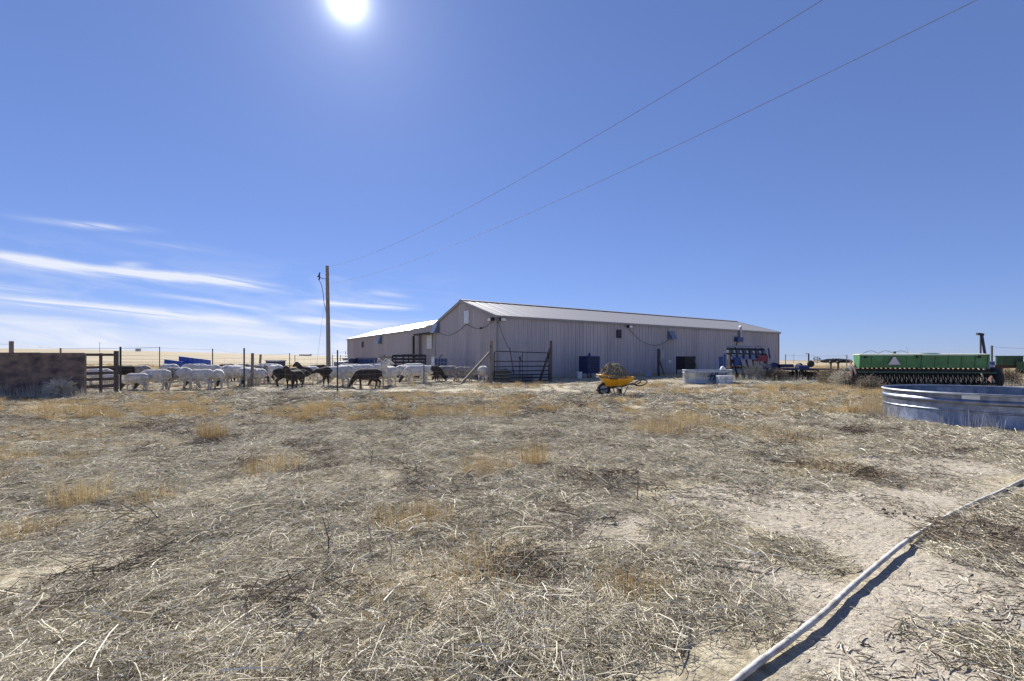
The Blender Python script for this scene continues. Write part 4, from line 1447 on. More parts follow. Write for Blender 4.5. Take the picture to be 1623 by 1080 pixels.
tag(ld, 'straw and manure heaped in the yellow wheelbarrow', 'manure')


# ------------------------------------------------------------------ stock tanks
def oval_ring(a, b, n, k=1.0):
    """stadium outline: straight sides of half length a-b, round ends of radius b"""
    pts = []
    s = max(a - b, 0.0)
    h = n // 2
    for i in range(h):
        t = -math.pi / 2 + math.pi * i / (h - 1)
        pts.append((s + b * math.cos(t) * k, b * math.sin(t) * k))
    for i in range(h):
        t = math.pi / 2 + math.pi * i / (h - 1)
        pts.append((-s + b * math.cos(t) * k, b * math.sin(t) * k))
    return pts


def stock_tank(label, loc, rz, a, b, h, ribs, water=None, m='galv', n=56):
    root = empty('stock_tank', loc, rz, label, 'stock tank')
    prof = [(-0.004, 0.0), (0.004, 0.02), (0.012, 0.03), (0.004, 0.045)]
    for (zr, wdt, dep) in ribs:
        prof += [(0.0, zr - wdt), (dep * 0.7, zr - wdt * 0.6), (dep, zr), (dep * 0.7, zr + wdt * 0.6), (0.0, zr + wdt)]
    prof += [(0.0, h - 0.03)]
    mb = MB(); vs = []
    for off, zz in prof:
        vs += [(x, y, zz) for x, y in oval_ring(a + off, b + off, n)]
    ins = [(-0.004, h - 0.03), (-0.004, 0.02)]
    for off, zz in ins:
        vs += [(x, y, zz) for x, y in oval_ring(a + off, b + off, n)]
    nn = len(oval_ring(a, b, n))
    fs = []
    npf = len(prof) + len(ins)
    for i in range(npf - 1):
        for k in range(nn):
            k2 = (k + 1) % nn
            fs.append((i * nn + k, i * nn + k2, (i + 1) * nn + k2, (i + 1) * nn + k))
    fs.append(tuple((npf - 1) * nn + k for k in range(nn)))
    mb.add(vs, fs)
    body = mb.build('shell', M[m], root, True)
    mb = MB(); ring = [(x, y, h - 0.018) for x, y in oval_ring(a + 0.010, b + 0.010, n)]
    mb.tube(ring + [ring[0]], 0.022, 8, False); mb.build('rim', M['galv_worn'], root, True)
    if water:
        mb = MB(); mb.add([(x, y, water) for x, y in oval_ring(a - 0.006, b - 0.006, n)], [tuple(range(nn))]); mb.build('water', M['water'], root)
    return root, body


TKX, TKY = 9.0, 8.5
tk, tkb = stock_tank('big round galvanised stock tank at the right edge of the picture', (TKX, TKY, H(TKX, TKY) - 0.01), 0, 1.60, 1.60, 0.61,
                     [(0.46, 0.045, 0.022), (0.385, 0.03, -0.010), (0.30, 0.02, 0.010)], 0.30, 'galv', 88)
# small tank by the wall
mx, my = X(1121, 21.9), 21.9
mt, mtb = stock_tank('smaller galvanised stock tank with dark strokes shaped like H and W by the barn', (mx, my, H(mx, my) - 0.01), R(2), 1.16, 0.48, 0.66, [(0.52, 0.03, 0.012), (0.20, 0.025, 0.010)], None, 'galv_worn')
# dark strokes in the shapes of H and W on the side
lx = X(1124, 21.4) - mx
strokes = [((0.0, 0.16), (0.14, 0.54)), ((0.17, 0.16), (0.31, 0.54)), ((-0.10, 0.36), (0.42, 0.40)), ((0.38, 0.54), (0.44, 0.16)), ((0.44, 0.16), (0.60, 0.46)), ((0.60, 0.46), (0.63, 0.16)), ((0.63, 0.16), (0.82, 0.54))]
for (p, q) in strokes:
    mb = MB(); mb.bar((lx + p[0], -0.500, p[1]), (lx + q[0], -0.500, q[1]), 0.004, 0.05, (0, 0, 1)); mb.build('dark_stroke', M['navy'], mt)
for px, lab, rz in ((1142.5, 'white plastic block at the left front of the smaller stock tank', 0.1), (1155, 'white plastic block at the right front of the smaller stock tank', -0.15)):
    x, d = X(px, 21.0), 21.0
    ro = empty('bucket', (x, d, H(x, d)), rz, lab, 'bucket', 'white buckets by the smaller stock tank')
    mb = MB(); mb.prism([(-0.15, -0.15), (0.15, -0.15), (0.15, 0.15), (-0.15, 0.15)], 'Z', 0.0, 0.38); b_ = mb.build('body', M['plastic_white'], ro)
    bv = b_.modifiers.new('b', 'BEVEL'); bv.width = 0.025; bv.segments = 2
    mb = MB(); mb.box((-0.165, -0.165, 0.345), (0.165, 0.165, 0.395)); mb.build('rim', M['plastic_white'], ro)
    mb = MB(); mb.tube([(-0.16, -0.17, 0.33), (-0.08, -0.20, 0.22), (0.08, -0.20, 0.22), (0.16, -0.17, 0.33)], 0.006, 5); mb.build('handle', M['dark_metal'], ro)
x, d = X(1142, 21.7), 21.7
tg = MB(); tg.lathe([(0.0, 0.18), (0.05, 0.17), (0.12, 0.08), (0.13, 0.0)], 12); o = tg.build('float_cover', M['plastic_white'], mt, True); o.location = (x - mx, -0.42, 0.66)
# label plate on the big tank
lab_t = -0.10
mb = MB(); mb.box((-0.11, -1.612, 0.512), (0.11, -1.598, 0.572)); o = mb.build('label_plate', M['plastic_white'], tk); o.rotation_euler = (0, 0, R(-56))

# ------------------------------------------------------------------ things along the barn wall
def cabinet(px, d, w, dp, z0, z1, label, m, rz=0.57, name='cooler_box', legs=True):
    x = X(px, d)
    ro = empty(name, (x, d, H(x, d)), rz, label, 'cooler')
    mb = MB(); mb.box((-w / 2, -dp / 2, z0), (w / 2, dp / 2, z1)); b_ = mb.build('housing', M[m], ro)
    bv = b_.modifiers.new('b', 'BEVEL'); bv.width = 0.02; bv.segments = 2
    for k in range(6):
        zz = z0 + (z1 - z0) * (k + 1) / 7
        mb = MB(); mb.bar((-w / 2 + 0.06, -dp / 2 - 0.008, zz), (w / 2 - 0.06, -dp / 2 - 0.008, zz), 0.02, 0.03, (0, -0.6, 1)); mb.build('slat', M['dark_metal'], ro)
    if legs:
        for sx in (-1, 1):
            for sy in (-1, 1):
                mb = MB(); mb.bar((sx * (w / 2 - 0.04), sy * (dp / 2 - 0.04), 0), (sx * (w / 2 - 0.04), sy * (dp / 2 - 0.04), z0), 0.05, 0.05); mb.build('leg', M['rust'], ro)
    return ro


c1 = cabinet(934, 27.0, 0.95, 0.8, 0.30, 1.32, 'dark navy cooler box on legs behind the wheelbarrow', 'navy')
mb = MB(); mb.tube([(0, 0, 1.32), (0.02, 0, 1.5)], [0.10, 0.05], 8); mb.build('cap', M['blue_steel'], c1)
x, d = X(918.5, 26.2), 26.2
ro = empty('bucket', (x, d, H(x, d)), 0, 'pale bucket on the ground left of the navy cooler box', 'bucket')
mb = MB(); mb.lathe([(0, 0.0), (0.13, 0.0), (0.16, 0.38), (0.175, 0.38), (0.175, 0.41), (0.15, 0.41), (0.125, 0.03), (0, 0.03)], 18); mb.build('body', M['plastic_white'], ro, True)
mb = MB(); mb.tube([(-0.17, 0, 0.38), (-0.12, -0.14, 0.25), (0.12, -0.14, 0.25), (0.17, 0, 0.38)], 0.006, 5); mb.build('handle', M['dark_metal'], ro)
c2 = cabinet(1087, 31.2, 1.15, 0.75, 0.42, 1.33, 'dark box on a stand against the barn wall above the smaller tank', 'dark_metal')
# electric meter post
x, d = X(1044, 30.0), 30.0
mp_ = empty('meter_post', (x, d, H(x, d)), 0.57, 'dark post with a white meter box and a leaning prop by the wall', 'post')
mb = MB(); mb.bar((0, 0, -0.03), (0, 0, 1.80), 0.14, 0.12); mb.build('post', M['wood_dark'], mp_)
mb = MB(); mb.box((0.08, -0.09, 1.22), (0.34, 0.05, 1.72)); mb.build('meter_box', M['grey_metal'], mp_)
mb = MB(); mb.bar((0.45, -0.1, 0.0), (0.12, 0, 1.0), 0.07, 0.05); mb.build('prop', M['wood_dark'], mp_)
x, d = X(1027, 28.4), 28.4
mb = MB(); mb.lathe([(0.0, 0.02), (0.07, 0.03), (0.16, 0.02), (0.22, 0.035), (0.25, 0.0), (0.22, -0.035), (0.16, -0.02), (0.0, -0.02)], 24, 'Y')
o = mb.build('spare_wheel', M['grey_blue'], None, True); o.location = (x, d, H(x, d) + 0.24); o.rotation_euler = (R(-12), 0, R(15)); tag(o, 'small wheel leaning against the barn wall left of the meter post', 'wheel')
t, z = on_long(1061, 573)
mb = MB(); mb.box((-0.14, -0.012, -0.08), (0.14, 0, 0.08)); o = mb.build('notice_plate', M['white'], b1); o.location = (t, -0.04, z)
x, d = X(1105, 30.6), 30.6
mb = MB(); mb.bar((0.15, 0, 0), (0, 0.5, 1.2), 0.05, 0.04); o = mb.build('leaning_stick', M['wood'], None); o.location = (x, d, H(x, d)); tag(o, 'pale stick leaning on the wall right of the dark stand box', 'stick')


# ------------------------------------------------------------------ farm implements
def tyre(name, parent, c, r, w, axis='X', m='black_rubber', rimm='rust', spoke=0):
    mb = MB(); prof = []
    for k in range(13):
        t = 2 * math.pi * k / 12
        prof.append((r - w * 0.5 + w * 0.5 * math.cos(t), w * 0.5 * math.sin(t)))
    mb.lathe(prof, 28, axis, c)
    o = mb.build(name, M[m], parent, True)
    mb = MB(); mb.lathe([(0, -w * 0.22), (r - w * 0.8, -w * 0.22), (r - w * 0.8, w * 0.22), (0, w * 0.22)], 20, axis, c); mb.build('rim', M[rimm], o)
    return o


# folded planter by the far corner of the barn
x, d = X(1183, 26.0), 26.0
pl = empty('planter', (x, d, H(x, d)), R(6), 'blue-grey folded row planter with a red box near the barn corner', 'planter')
mb = MB(); mb.bar((-1.15, 0.15, 1.88), (1.05, 0.15, 1.88), 0.10, 0.10); mb.build('toolbar', M['grey_blue'], pl)
mb = MB(); mb.bar((-1.2, 0.05, 1.75), (1.12, 0.05, 1.70), 0.10, 0.13); mb.build('toolbar', M['dark_metal'], pl)
mb = MB(); mb.bar((-1.25, 0.0, 1.48), (1.2, 0.0, 1.44), 0.10, 0.08); mb.build('toolbar', M['dark_metal'], pl)
for k in range(6):
    xx = -0.98 + k * 0.39
    mb = MB(); mb.prism([(0.10, 1.50), (0.18, 1.72), (0.40, 1.72), (0.40, 1.50)], 'X', xx, xx + 0.30); mb.build('hopper', M['grey_blue'], pl)
    mb = MB(); mb.prism([(-0.10, 1.14), (-0.04, 1.40), (0.30, 1.40), (0.26, 1.14)], 'X', xx - 0.02, xx + 0.30); mb.build('hopper', M['grey_blue'], pl)
    mb = MB(); mb.bar((xx + 0.33, -0.04, 1.80), (xx + 0.40, -0.10, 1.20), 0.06, 0.06); mb.build('arm', M['navy'], pl)
    mb = MB(); mb.bar((xx + 0.15, -0.05, 1.15), (xx + 0.20, -0.35, 0.22), 0.09, 0.06); mb.build('row_unit', M['dark_metal'], pl)
    mb = MB(); mb.lathe([(0.0, -0.01), (0.20, -0.004), (0.20, 0.004), (0.0, 0.01)], 20, 'X', (xx + 0.18, -0.36, 0.22)); mb.build('coulter', M['rust'], pl)
mb = MB(); mb.box((0.62, -0.15, 1.02), (1.22, 0.25, 1.36)); mb.build('seed_box', M['red'], pl)
mb = MB(); mb.box((-1.1, -0.22, 0.62), (1.2, 0.30, 0.76)); mb.build('frame', M['rust'], pl)
mb = MB(); mb.box((-0.85, -0.2, 0.80), (-0.48, 0.2, 1.26)); mb.build('tank', M['blue_steel'], pl)
for xx in (-1.35, -0.98, 1.15):
    mb = MB(); mb.bar((xx, 0, -0.03), (xx, 0.02, 1.45), 0.16, 0.12); mb.build('mast', M['blue_steel'] if xx < -1.2 else M['rust'], pl)
for xx in (-1.0, 0.9):
    tyre('wheel', pl, (xx, 0.35, 0.36), 0.36, 0.20)
mb = MB(); mb.box((-1.70, -0.06, 0), (-1.45, 0.10, 1.30)); mb.build('side_drum', M['blue_steel'], pl)
# disc harrow lying beyond it
x, d = X(1262, 24.6), 24.6
hr = empty('disc_harrow', (x, d, H(x, d)), R(-2), 'long low disc harrow with dark frame between planter and drill', 'harrow')
for (yy, zz) in ((0, 0.66), (0.7, 0.60), (0.05, 0.44)):
    mb = MB(); mb.bar((-1.75, yy, zz), (1.6, yy, zz - 0.05), 0.10, 0.09); mb.build('beam', M['navy'] if zz > 0.5 else M['rust'], hr)
for k in range(15):
    xx = -1.65 + k * 0.225
    mb = MB(); mb.lathe([(0.0, 0.05), (0.12, 0.03), (0.26, -0.02), (0.262, -0.028), (0.12, 0.02), (0.0, 0.04)], 20, 'X', (xx, -0.10, 0.24)); dsc = mb.build('disc', M['rust'], hr, True)
    dsc.rotation_euler = (0, 0, R(8))
    if k % 3 == 0:
        mb = MB(); mb.bar((xx + 0.1, 0, 0.62), (xx + 0.1, -0.10, 0.24), 0.05, 0.07); mb.build('hanger', M['dark_metal'], hr)
for xx in (-0.9, 0.45):
    tyre('wheel', hr, (xx, 0.5, 0.62), 0.34, 0.22, 'Y' if xx < 0 else 'X', 'black_rubber', 'grey_metal')
    mb = MB(); mb.bar((xx, 0.5, 0.62), (xx + 0.1, 0.02, 0.64), 0.07, 0.07); mb.build('wheel_arm', M['dark_metal'], hr)
mb = MB(); mb.prism([(-0.16, 0.0), (0.16, 0.0), (0.12, 0.12), (0.0, 0.17), (-0.12, 0.12)], 'X', 0.12, 0.65); o = mb.build('fender', M['navy'], hr); o.location = (0, 0.1, 0.66)
mb = MB(); mb.tube([(0.72, 0.1, 0.60), (0.72, 0.1, 1.46)], 0.035, 8); mb.bar((0.55, 0.1, 1.45), (0.73, 0.1, 1.45), 0.03, 0.03); mb.build('jack', M['dark_metal'], hr)
mb = MB(); mb.lathe([(0.0, -0.05), (0.17, -0.05), (0.19, 0.0), (0.17, 0.05), (0.0, 0.05)], 18, 'Y', (0.80, 0.05, 0.90)); mb.build('pulley', M['dark_metal'], hr)
for xx, yy, zz in ((-1.25, 0.45, 0.72), (-0.35, 0.4, 0.70)):
    mb = MB(); mb.prism([(-0.2, 0), (0.2, 0), (0.15, 0.16), (-0.15, 0.18)], 'X', -0.35, 0.35); o = mb.build('weight_box', M['navy'], hr); o.location = (xx, yy, zz)
mb = MB(); mb.bar((1.5, 0.0, 0.60), (3.3, 0.3, 0.52), 0.09, 0.09); mb.build('drawbar', M['rust'], hr)
for xx in (1.86, 2.25):
    mb = MB(); mb.bar((xx, 0.06, 0.0), (xx, 0.06, 0.98), 0.07, 0.07); mb.lathe([(0, -0.04), (0.08, -0.04), (0.08, 0.04), (0, 0.04)], 10, 'Y', (xx, 0.06, 0.98)); mb.build('stand', M['rust'], hr)

# green grain drill
GD = 17.0
DROT = R(-14)
gw = 4.09
_lx, _ly = X(1362, 17.6), 17.6                     # left front corner of the box
gcx, gcy = _lx + math.cos(DROT) * gw / 2, _ly + math.sin(DROT) * gw / 2
gcx, gcy = gcx - math.sin(DROT) * 0.10, gcy + math.cos(DROT) * 0.10
GD = gcy
dr = empty('grain_drill', (gcx, gcy, H(gcx, gcy)), DROT, 'long green grain drill with a pale lid behind the big stock tank', 'grain drill')
gz_ = H(gcx, GD)
zt, zb_ = Z(562.5, GD) - gz_, Z(583.5, GD) - gz_
mb = MB(); mb.prism([(-0.05, zb_), (0.25, zb_), (0.36, zt - 0.02), (-0.12, zt - 0.02)], 'X', -gw / 2 + 0.02, gw / 2 - 0.02); bx_ = mb.build('seed_box', M['green'], dr)
for xx, hh in ((-gw / 2, 0.03), (gw / 2 - 0.03, 0.03), (-0.02, 0.03)):
    mb = MB(); mb.prism([(-0.075, zb_ - 0.02), (0.27, zb_ - 0.02), (0.38, zt), (-0.145, zt)], 'X', xx, xx + hh); mb.build('end_plate', M['green'], bx_)
for q in (0.10, 0.20, 0.28, 0.38, 0.60, 0.70, 0.80, 0.90):
    xx = -gw / 2 + gw * q
    mb = MB(); mb.add([(xx, -0.056, zb_ + 0.01), (xx + 0.025, -0.056, zb_ + 0.01), (xx + 0.025, -0.126, zt - 0.04), (xx, -0.126, zt - 0.04), (xx, -0.07, zb_ + 0.01), (xx + 0.025, -0.07, zb_ + 0.01), (xx + 0.025, -0.14, zt - 0.04), (xx, -0.14, zt - 0.04)],
                  [(4, 5, 6, 7), (0, 4, 7, 3), (1, 2, 6, 5), (3, 7, 6, 2)]); mb.build('rib', M['green'], bx_)
for s in (0, 1):
    a_ = -gw / 2 - 0.02 + s * gw / 2
    mb = MB(); mb.prism([(-0.17, zt - 0.01), (0.41, zt - 0.01), (0.41, zt + 0.02), (0.15, zt + 0.04), (-0.17, zt + 0.02)], 'X', a_ + 0.005, a_ + gw / 2 + 0.015); mb.build('lid', M['lid'], dr)
for q in (0.04, 0.45, 0.92):
    xx = -gw / 2 + gw * q
    mb = MB(); mb.box((xx, -0.175, zt - 0.13), (xx + 0.06, -0.125, zt - 0.06)); mb.build('latch', M['dark_metal'], dr)
mb = MB(); mb.lathe([(0, 0.05), (0.22, 0.045), (0.38, 0.0)], 20, 'Z', (gw * 0.10, 0.25, zt + 0.02)); mb.build('cover_bulge', M['green_dark'], dr, True)
# slow vehicle triangle
sx_ = -gw / 2 + gw * 0.275
mb = MB(); mb.prism([(sx_ - 0.20, Z(578.5, GD) - gz_), (sx_ + 0.20, Z(578.5, GD) - gz_), (sx_ + 0.035, Z(566, GD) - gz_), (sx_ - 0.035, Z(566, GD) - gz_)], 'Y', -0.165, -0.150); mb.build('warning_triangle', M['smv'], dr)
mb = MB(); mb.bar((-gw / 2 - 0.1, 0.0, zb_ - 0.10), (gw / 2 + 0.1, 0.0, zb_ - 0.10), 0.09, 0.09); mb.build('toolbar', M['rust'], dr)
mb = MB(); mb.bar((-gw / 2 - 0.1, -0.28, zb_ - 0.16), (gw / 2 + 0.1, -0.28, zb_ - 0.16), 0.05, 0.05); mb.build('toolbar', M['green_dark'], dr)
n_open = 26
for k in range(n_open):
    xx = -gw / 2 + 0.12 + (gw - 0.24) * k / (n_open - 1)
    mb = MB(); mb.tube([(xx, 0.12, zb_ + 0.01), (xx + 0.02, 0.0, zb_ - 0.12), (xx, -0.10, 0.34)], [0.04, 0.028, 0.024], 6); mb.build('seed_tube', M['black_rubber'], dr, True)
    mb = MB(); mb.lathe([(0.0, 0.015), (0.19, 0.004), (0.19, -0.004), (0.0, -0.015)], 18, 'X', (xx, -0.14 - 0.10 * (k % 2), 0.20)); o = mb.build('disc', M['dark_metal'], dr)
    mb = MB(); mb.bar((xx + 0.03, -0.02, zb_ - 0.12), (xx + 0.03, -0.30, 0.16), 0.02, 0.05); mb.build('opener_arm', M['dark_metal'], dr)
    mb = MB(); mb.lathe([(0.0, -0.02), (0.11, -0.02), (0.13, 0.0), (0.11, 0.02), (0.0, 0.02)], 14, 'X', (xx + 0.02, -0.48 - 0.06 * (k % 2), 0.14)); mb.build('press_wheel', M['black_rubber'], dr, True)
mb = MB(); mb.box((-gw / 2 + 0.05, 0.34, 0.10), (gw / 2 - 0.05, 0.38, zb_ - 0.04)); mb.build('shade_backing', M['dark_metal'], dr)  # dark plate added to stand in for the shade under the drill
tyre('wheel', dr, (-gw / 2 - 0.16, 0.25, 0.46), 0.46, 0.22, 'X', 'black_rubber', 'faded_red')
tyre('wheel', dr, (gw / 2 + 0.24, 0.1, 0.44), 0.44, 0.30, 'X', 'black_rubber', 'faded_red')
mb = MB(); mb.tube([(-gw / 2 - 0.16, -0.25, 0.60), (-gw / 2 - 0.16, -0.05, 0.86), (-gw / 2 - 0.16, 0.25, 0.97), (-gw / 2 - 0.06, 0.4, 1.05)], 0.035, 7); mb.build('wheel_guard', M['faded_red'], dr, True)
mb = MB(); mb.box((gw / 2 + 0.03, -0.05, zb_ - 0.02), (gw / 2 + 0.07, 0.45, zt)); mb.build('end_guard', M['grey_blue'], dr)
mb = MB(); mb.lathe([(0, 0), (0.04, 0.0), (0.04, 0.1), (0, 0.1)], 8, 'Z', (-gw * 0.18, 0.2, zt + 0.03)); mb.build('cap', M['dark_metal'], dr)

# green seed cart at the right, farther off
x, d = X(1599, 34), 34.0
gc = empty('seed_cart', (x, d, H(x, d)), R(-44), 'dark green seed cart in the distance at the right edge', 'cart')
zc0, zc1 = Z(579, d) - H(x, d), Z(565, d) - H(x, d)
mb = MB(); mb.prism([(-0.5, zc0), (0.5, zc0), (0.62, zc1), (-0.62, zc1)], 'X', -0.68, 0.68); mb.build('bin', M['green_dark'], gc)
for k in range(4):
    mb = MB(); mb.bar((-0.6 + k * 0.4, -0.57, zc0), (-0.6 + k * 0.4, -0.66, zc1), 0.05, 0.05); mb.build('rib', M['green_dark'], gc)
mb = MB(); mb.box((-0.72, -0.66, zc1 - 0.02), (0.72, 0.66, zc1 + 0.04)); mb.build('lid', M['green_dark'], gc)
mb = MB(); mb.box((-0.75, -0.4, zc0 - 0.22), (0.75, 0.4, zc0 - 0.01)); mb.build('frame', M['rust'], gc)
for xx in (-0.55, 0.55):
    tyre('wheel', gc, (xx, -0.35, 0.26), 0.26, 0.16, 'Y')
x, d = X(1632, 33), 33.0
gc2 = empty('seed_cart', (x, d, H(x, d)), R(-46), 'green bin cut off by the right edge below the seed cart', 'cart')
mb = MB(); mb.prism([(-0.4, 0.30), (0.4, 0.30), (0.5, 0.95), (-0.5, 0.95)], 'X', -0.65, 0.6); mb.build('bin', M['green_dark'], gc2)
for xx in (-0.6, 0.4):
    mb = MB(); mb.box((xx - 0.06, -0.3, 0), (xx + 0.06, 0.3, 0.30)); mb.build('leg', M['rust'], gc2)
# blue bins low behind
x, d = X(1575, 36), 36.0
mb = MB(); mb.prism([(-0.4, 0), (0.4, 0), (0.46, 0.92), (-0.46, 0.92)], 'X', -0.32, 0.32); mb.lathe([(0.0, 0.98), (0.3, 0.95), (0.45, 0.90)], 14); o = mb.build('drum', M['blue_steel'], None); o.location = (x, d, H(x, d)); tag(o, 'small blue bin left of the dark green seed cart', 'bin')

# auger tower
x, d = X(1556, 42), 42.0
z0 = H(x, d)
au = empty('auger', (x, d, z0), 0, 'dark upright grain auger with a hooded spout behind the drill', 'auger')
ht = Z(529, d) - z0
mb = MB(); mb.tube([(0.55, 0, 0.0), (-0.02, 0, ht)], 0.11, 10); mb.build('tube', M['navy'], au, True)
mb = MB(); mb.bar((-0.10, 0, 0), (-0.10, 0, ht - 0.2), 0.09, 0.09); mb.build('support', M['dark_metal'], au)
mb = MB(); mb.bar((-0.42, 0, ht - 0.02), (0.12, 0, ht - 0.10), 0.22, 0.20); mb.build('spout', M['dark_metal'], au)
# right-hand yard fence
rf2 = empty('wire_fence', (0, 0, 0), 0, 'far wire fence with dark post at the right behind the drill', 'fence')
posts = []
for (px, ty, d) in ((1245, 562, 60), (1342, 563, 58), (1572, 548, 44), (1680, 550, 42)):
    x = X(px, d)
    h = Z(ty, d) - H(x, d)
    tpost(rf2, x, d, h, r=0.075 if px > 1400 else 0.05)
    posts.append((x, d, h))
for fr in (0.55, 0.95):
    wire(rf2, [(x, y - 0.06, H(x, y) + h * fr) for (x, y, h) in posts], 0.010, 0.10)


# ------------------------------------------------------------------ far things
def far_house(px, py, d, w, h, label, white=True):
    x = X(px, d)
    z = H(x, d)
    ro = empty('farmhouse', (x, d, z - 0.3), 0.1, label, 'house')
    mb = MB(); mb.box((-w / 2, -w * 0.3, 0), (w / 2, w * 0.3, h)); mb.build('wall', M['far_white'], ro)
    mb = MB(); mb.prism([(-w * 0.36, h), (w * 0.36, h), (0, h * 1.45)], 'X', -w / 2 - 0.3, w / 2 + 0.3); mb.build('roof', M['far_dark'], ro)
    for k in (-0.28, 0.0, 0.28):
        mb = MB(); mb.box((w * k - 0.5, -w * 0.3 - 0.04, h * 0.4), (w * k + 0.5, -w * 0.3 - 0.01, h * 0.8)); mb.build('window', M['glass'], ro)


far_house(219, 556, 820, 7.0, 3.6, 'tiny white farmhouse on the left horizon')
far_house(484, 561, 900, 20, 3.2, 'long pale shed on the horizon left of the pole')


def blob_tree(px, d, w, h, label, seed, name='tree', bare=False, group=None):
    x = X(px, d)
    z = H(x, d)
    ro = empty(name, (x, d, z), 0, label, 'tree', group)
    rs = np.random.default_rng(seed)
    mb = MB(); mb.tube([(0, 0, -0.3), (0.1, 0, h * 0.35), (0.0, 0.1, h * 0.75)], [h * 0.035, h * 0.025, h * 0.01], 6)
    for k in range(7):
        t = rs.uniform(0, 6.28)
        mb.tube([(0, 0, h * rs.uniform(0.25, 0.6)), (math.cos(t) * w * 0.4, math.sin(t) * w * 0.4, h * rs.uniform(0.6, 0.95))], [h * 0.014, h * 0.004], 4)
    mb.build('trunk', M['wood_dark'], ro)
    mb = MB()
    n = 500
    for _ in range(n):
        v = rs.normal(size=3); v /= np.linalg.norm(v)
        r = rs.uniform(0.55, 1.0) ** 0.6
        c = Vector((v[0] * w / 2 * r, v[1] * w / 2 * r, h * 0.50 + v[2] * h * 0.48 * r))
        a = Vector(rs.normal(size=3)) * w * (0.035 if not bare else 0.02); b = Vector(rs.normal(size=3)) * w * (0.035 if not bare else 0.02)
        mb.add([c - a, c + b, c + a, c - b], [(0, 1, 2, 3)])
    mb.build('crown', M['far_tree'] if not bare else M['twig'], ro)


GROVE = ['leftmost small dark tree of the distant grove', 'second tree from the left in the distant grove', 'third tree from the left in the distant grove', 'middle tree of the distant grove left of the drill',
         'third tree from the right in the distant grove', 'second tree from the right in the distant grove', 'rightmost tree of the distant grove, nearest the drill']
for k, (px, w, h) in enumerate(((1307, 12, 5.5), (1313, 15, 6.5), (1319, 16, 7.5), (1325, 17, 7), (1331, 17, 7.6), (1337, 15, 6.8), (1344, 13, 5.6))):
    blob_tree(px, 760 + 12 * (k % 3), w, h, GROVE[k], 50 + k, group='distant grove')
blob_tree(1295, 420, 7, 6.5, 'bare pale tree standing alone left of the distant grove', 77, bare=True)


# centre pivot irrigation machine
pd = 150.0
pv = empty('irrigation_pivot', (X(1368, pd), pd, H(X(1368, pd), pd)), 0, 'thin steel irrigation pivot far behind the green drill', 'irrigation pivot')
L_ = X(1440, pd) - X(1368, pd)
zt_ = Z(557, pd) - H(X(1400, pd), pd)
arch = [(L_ * s, 0, zt_ - 0.8 + 0.9 * math.sin(math.pi * ((s * 3) % 1.0))) for s in np.linspace(0, 0.999, 40)]
mb = MB(); mb.tube(arch, 0.08, 5); mb.build('pipe', M['grey_metal'], pv)
mb = MB()
for k in range(24):
    s = k / 24
    mb.tube([(L_ * s, 0.3, zt_ - 1.5), (L_ * (s + 0.02), 0, zt_ - 0.4), (L_ * (s + 0.04), 0.3, zt_ - 1.5)], 0.03, 3)
mb.build('truss', M['grey_metal'], pv)
for s in (0.0, 0.333, 0.666, 0.99):
    mb = MB(); mb.tube([(L_ * s - 0.9, 0, 0.3), (L_ * s, 0, zt_ - 0.6), (L_ * s + 0.9, 0, 0.3)], 0.06, 4); mb.build('tower', M['grey_metal'], pv)
    for q in (-0.9, 0.9):
        tyre('wheel', pv, (L_ * s + q, 0, 0.5), 0.5, 0.3, 'Y')
mb = MB(); mb.tube([(L_ * 0.985, 0, zt_ - 0.6), (L_ * 0.96, 0, zt_ + 1.4)], 0.04, 4); mb.build('mast', M['grey_metal'], pv)
for k, (px, d, hh) in enumerate(((158, 320, 7.0), (1258, 380, 7.5), (1290, 420, 7.5), (1344, 460, 7.5))):
    x = X(px, d); z = H(x, d)
    ro = empty('utility_pole', (x, d, z), 0, ['thin distant pole on the left skyline right of the plywood screen', 'thin distant pole nearest the barn on the right skyline', 'thin distant pole left of the lone bare tree', 'thin distant pole just left of the drill'][k], 'utility pole', 'distant poles')
    mb = MB(); mb.tube([(0, 0, -0.2), (0, 0, hh)], [0.14, 0.10], 6); mb.build('shaft', M['wood'], ro)
    mb = MB(); mb.bar((-0.9, 0, hh - 0.4), (0.9, 0, hh - 0.4), 0.12, 0.12); mb.build('crossarm', M['wood'], ro)

# ------------------------------------------------------------------ hoses
hp_ = [(1092, 1160), (1182, 1080), (1244, 1032), (1306, 982), (1346, 945), (1392, 905), (1422, 879), (1458, 852), (1502, 824), (1550, 798), (1590, 780), (1623, 764), (1680, 738), (1760, 716)]
hpts = []
for (px, py) in hp_:
    x, y = G(px, py - 0)
    hpts.append(Vector((x, y, 0)))


def catmull(pts, n=14):
    out = []
    P = [pts[0]] + pts + [pts[-1]]
    for i in range(1, len(P) - 2):
        for k in range(n):
            t = k / n
            a, b, c, d = P[i - 1], P[i], P[i + 1], P[i + 2]
            out.append(0.5 * ((2 * b) + (-a + c) * t + (2 * a - 5 * b + 4 * c - d) * t * t + (-a + 3 * b - 3 * c + d) * t ** 3))
    out.append(pts[-1])
    return out


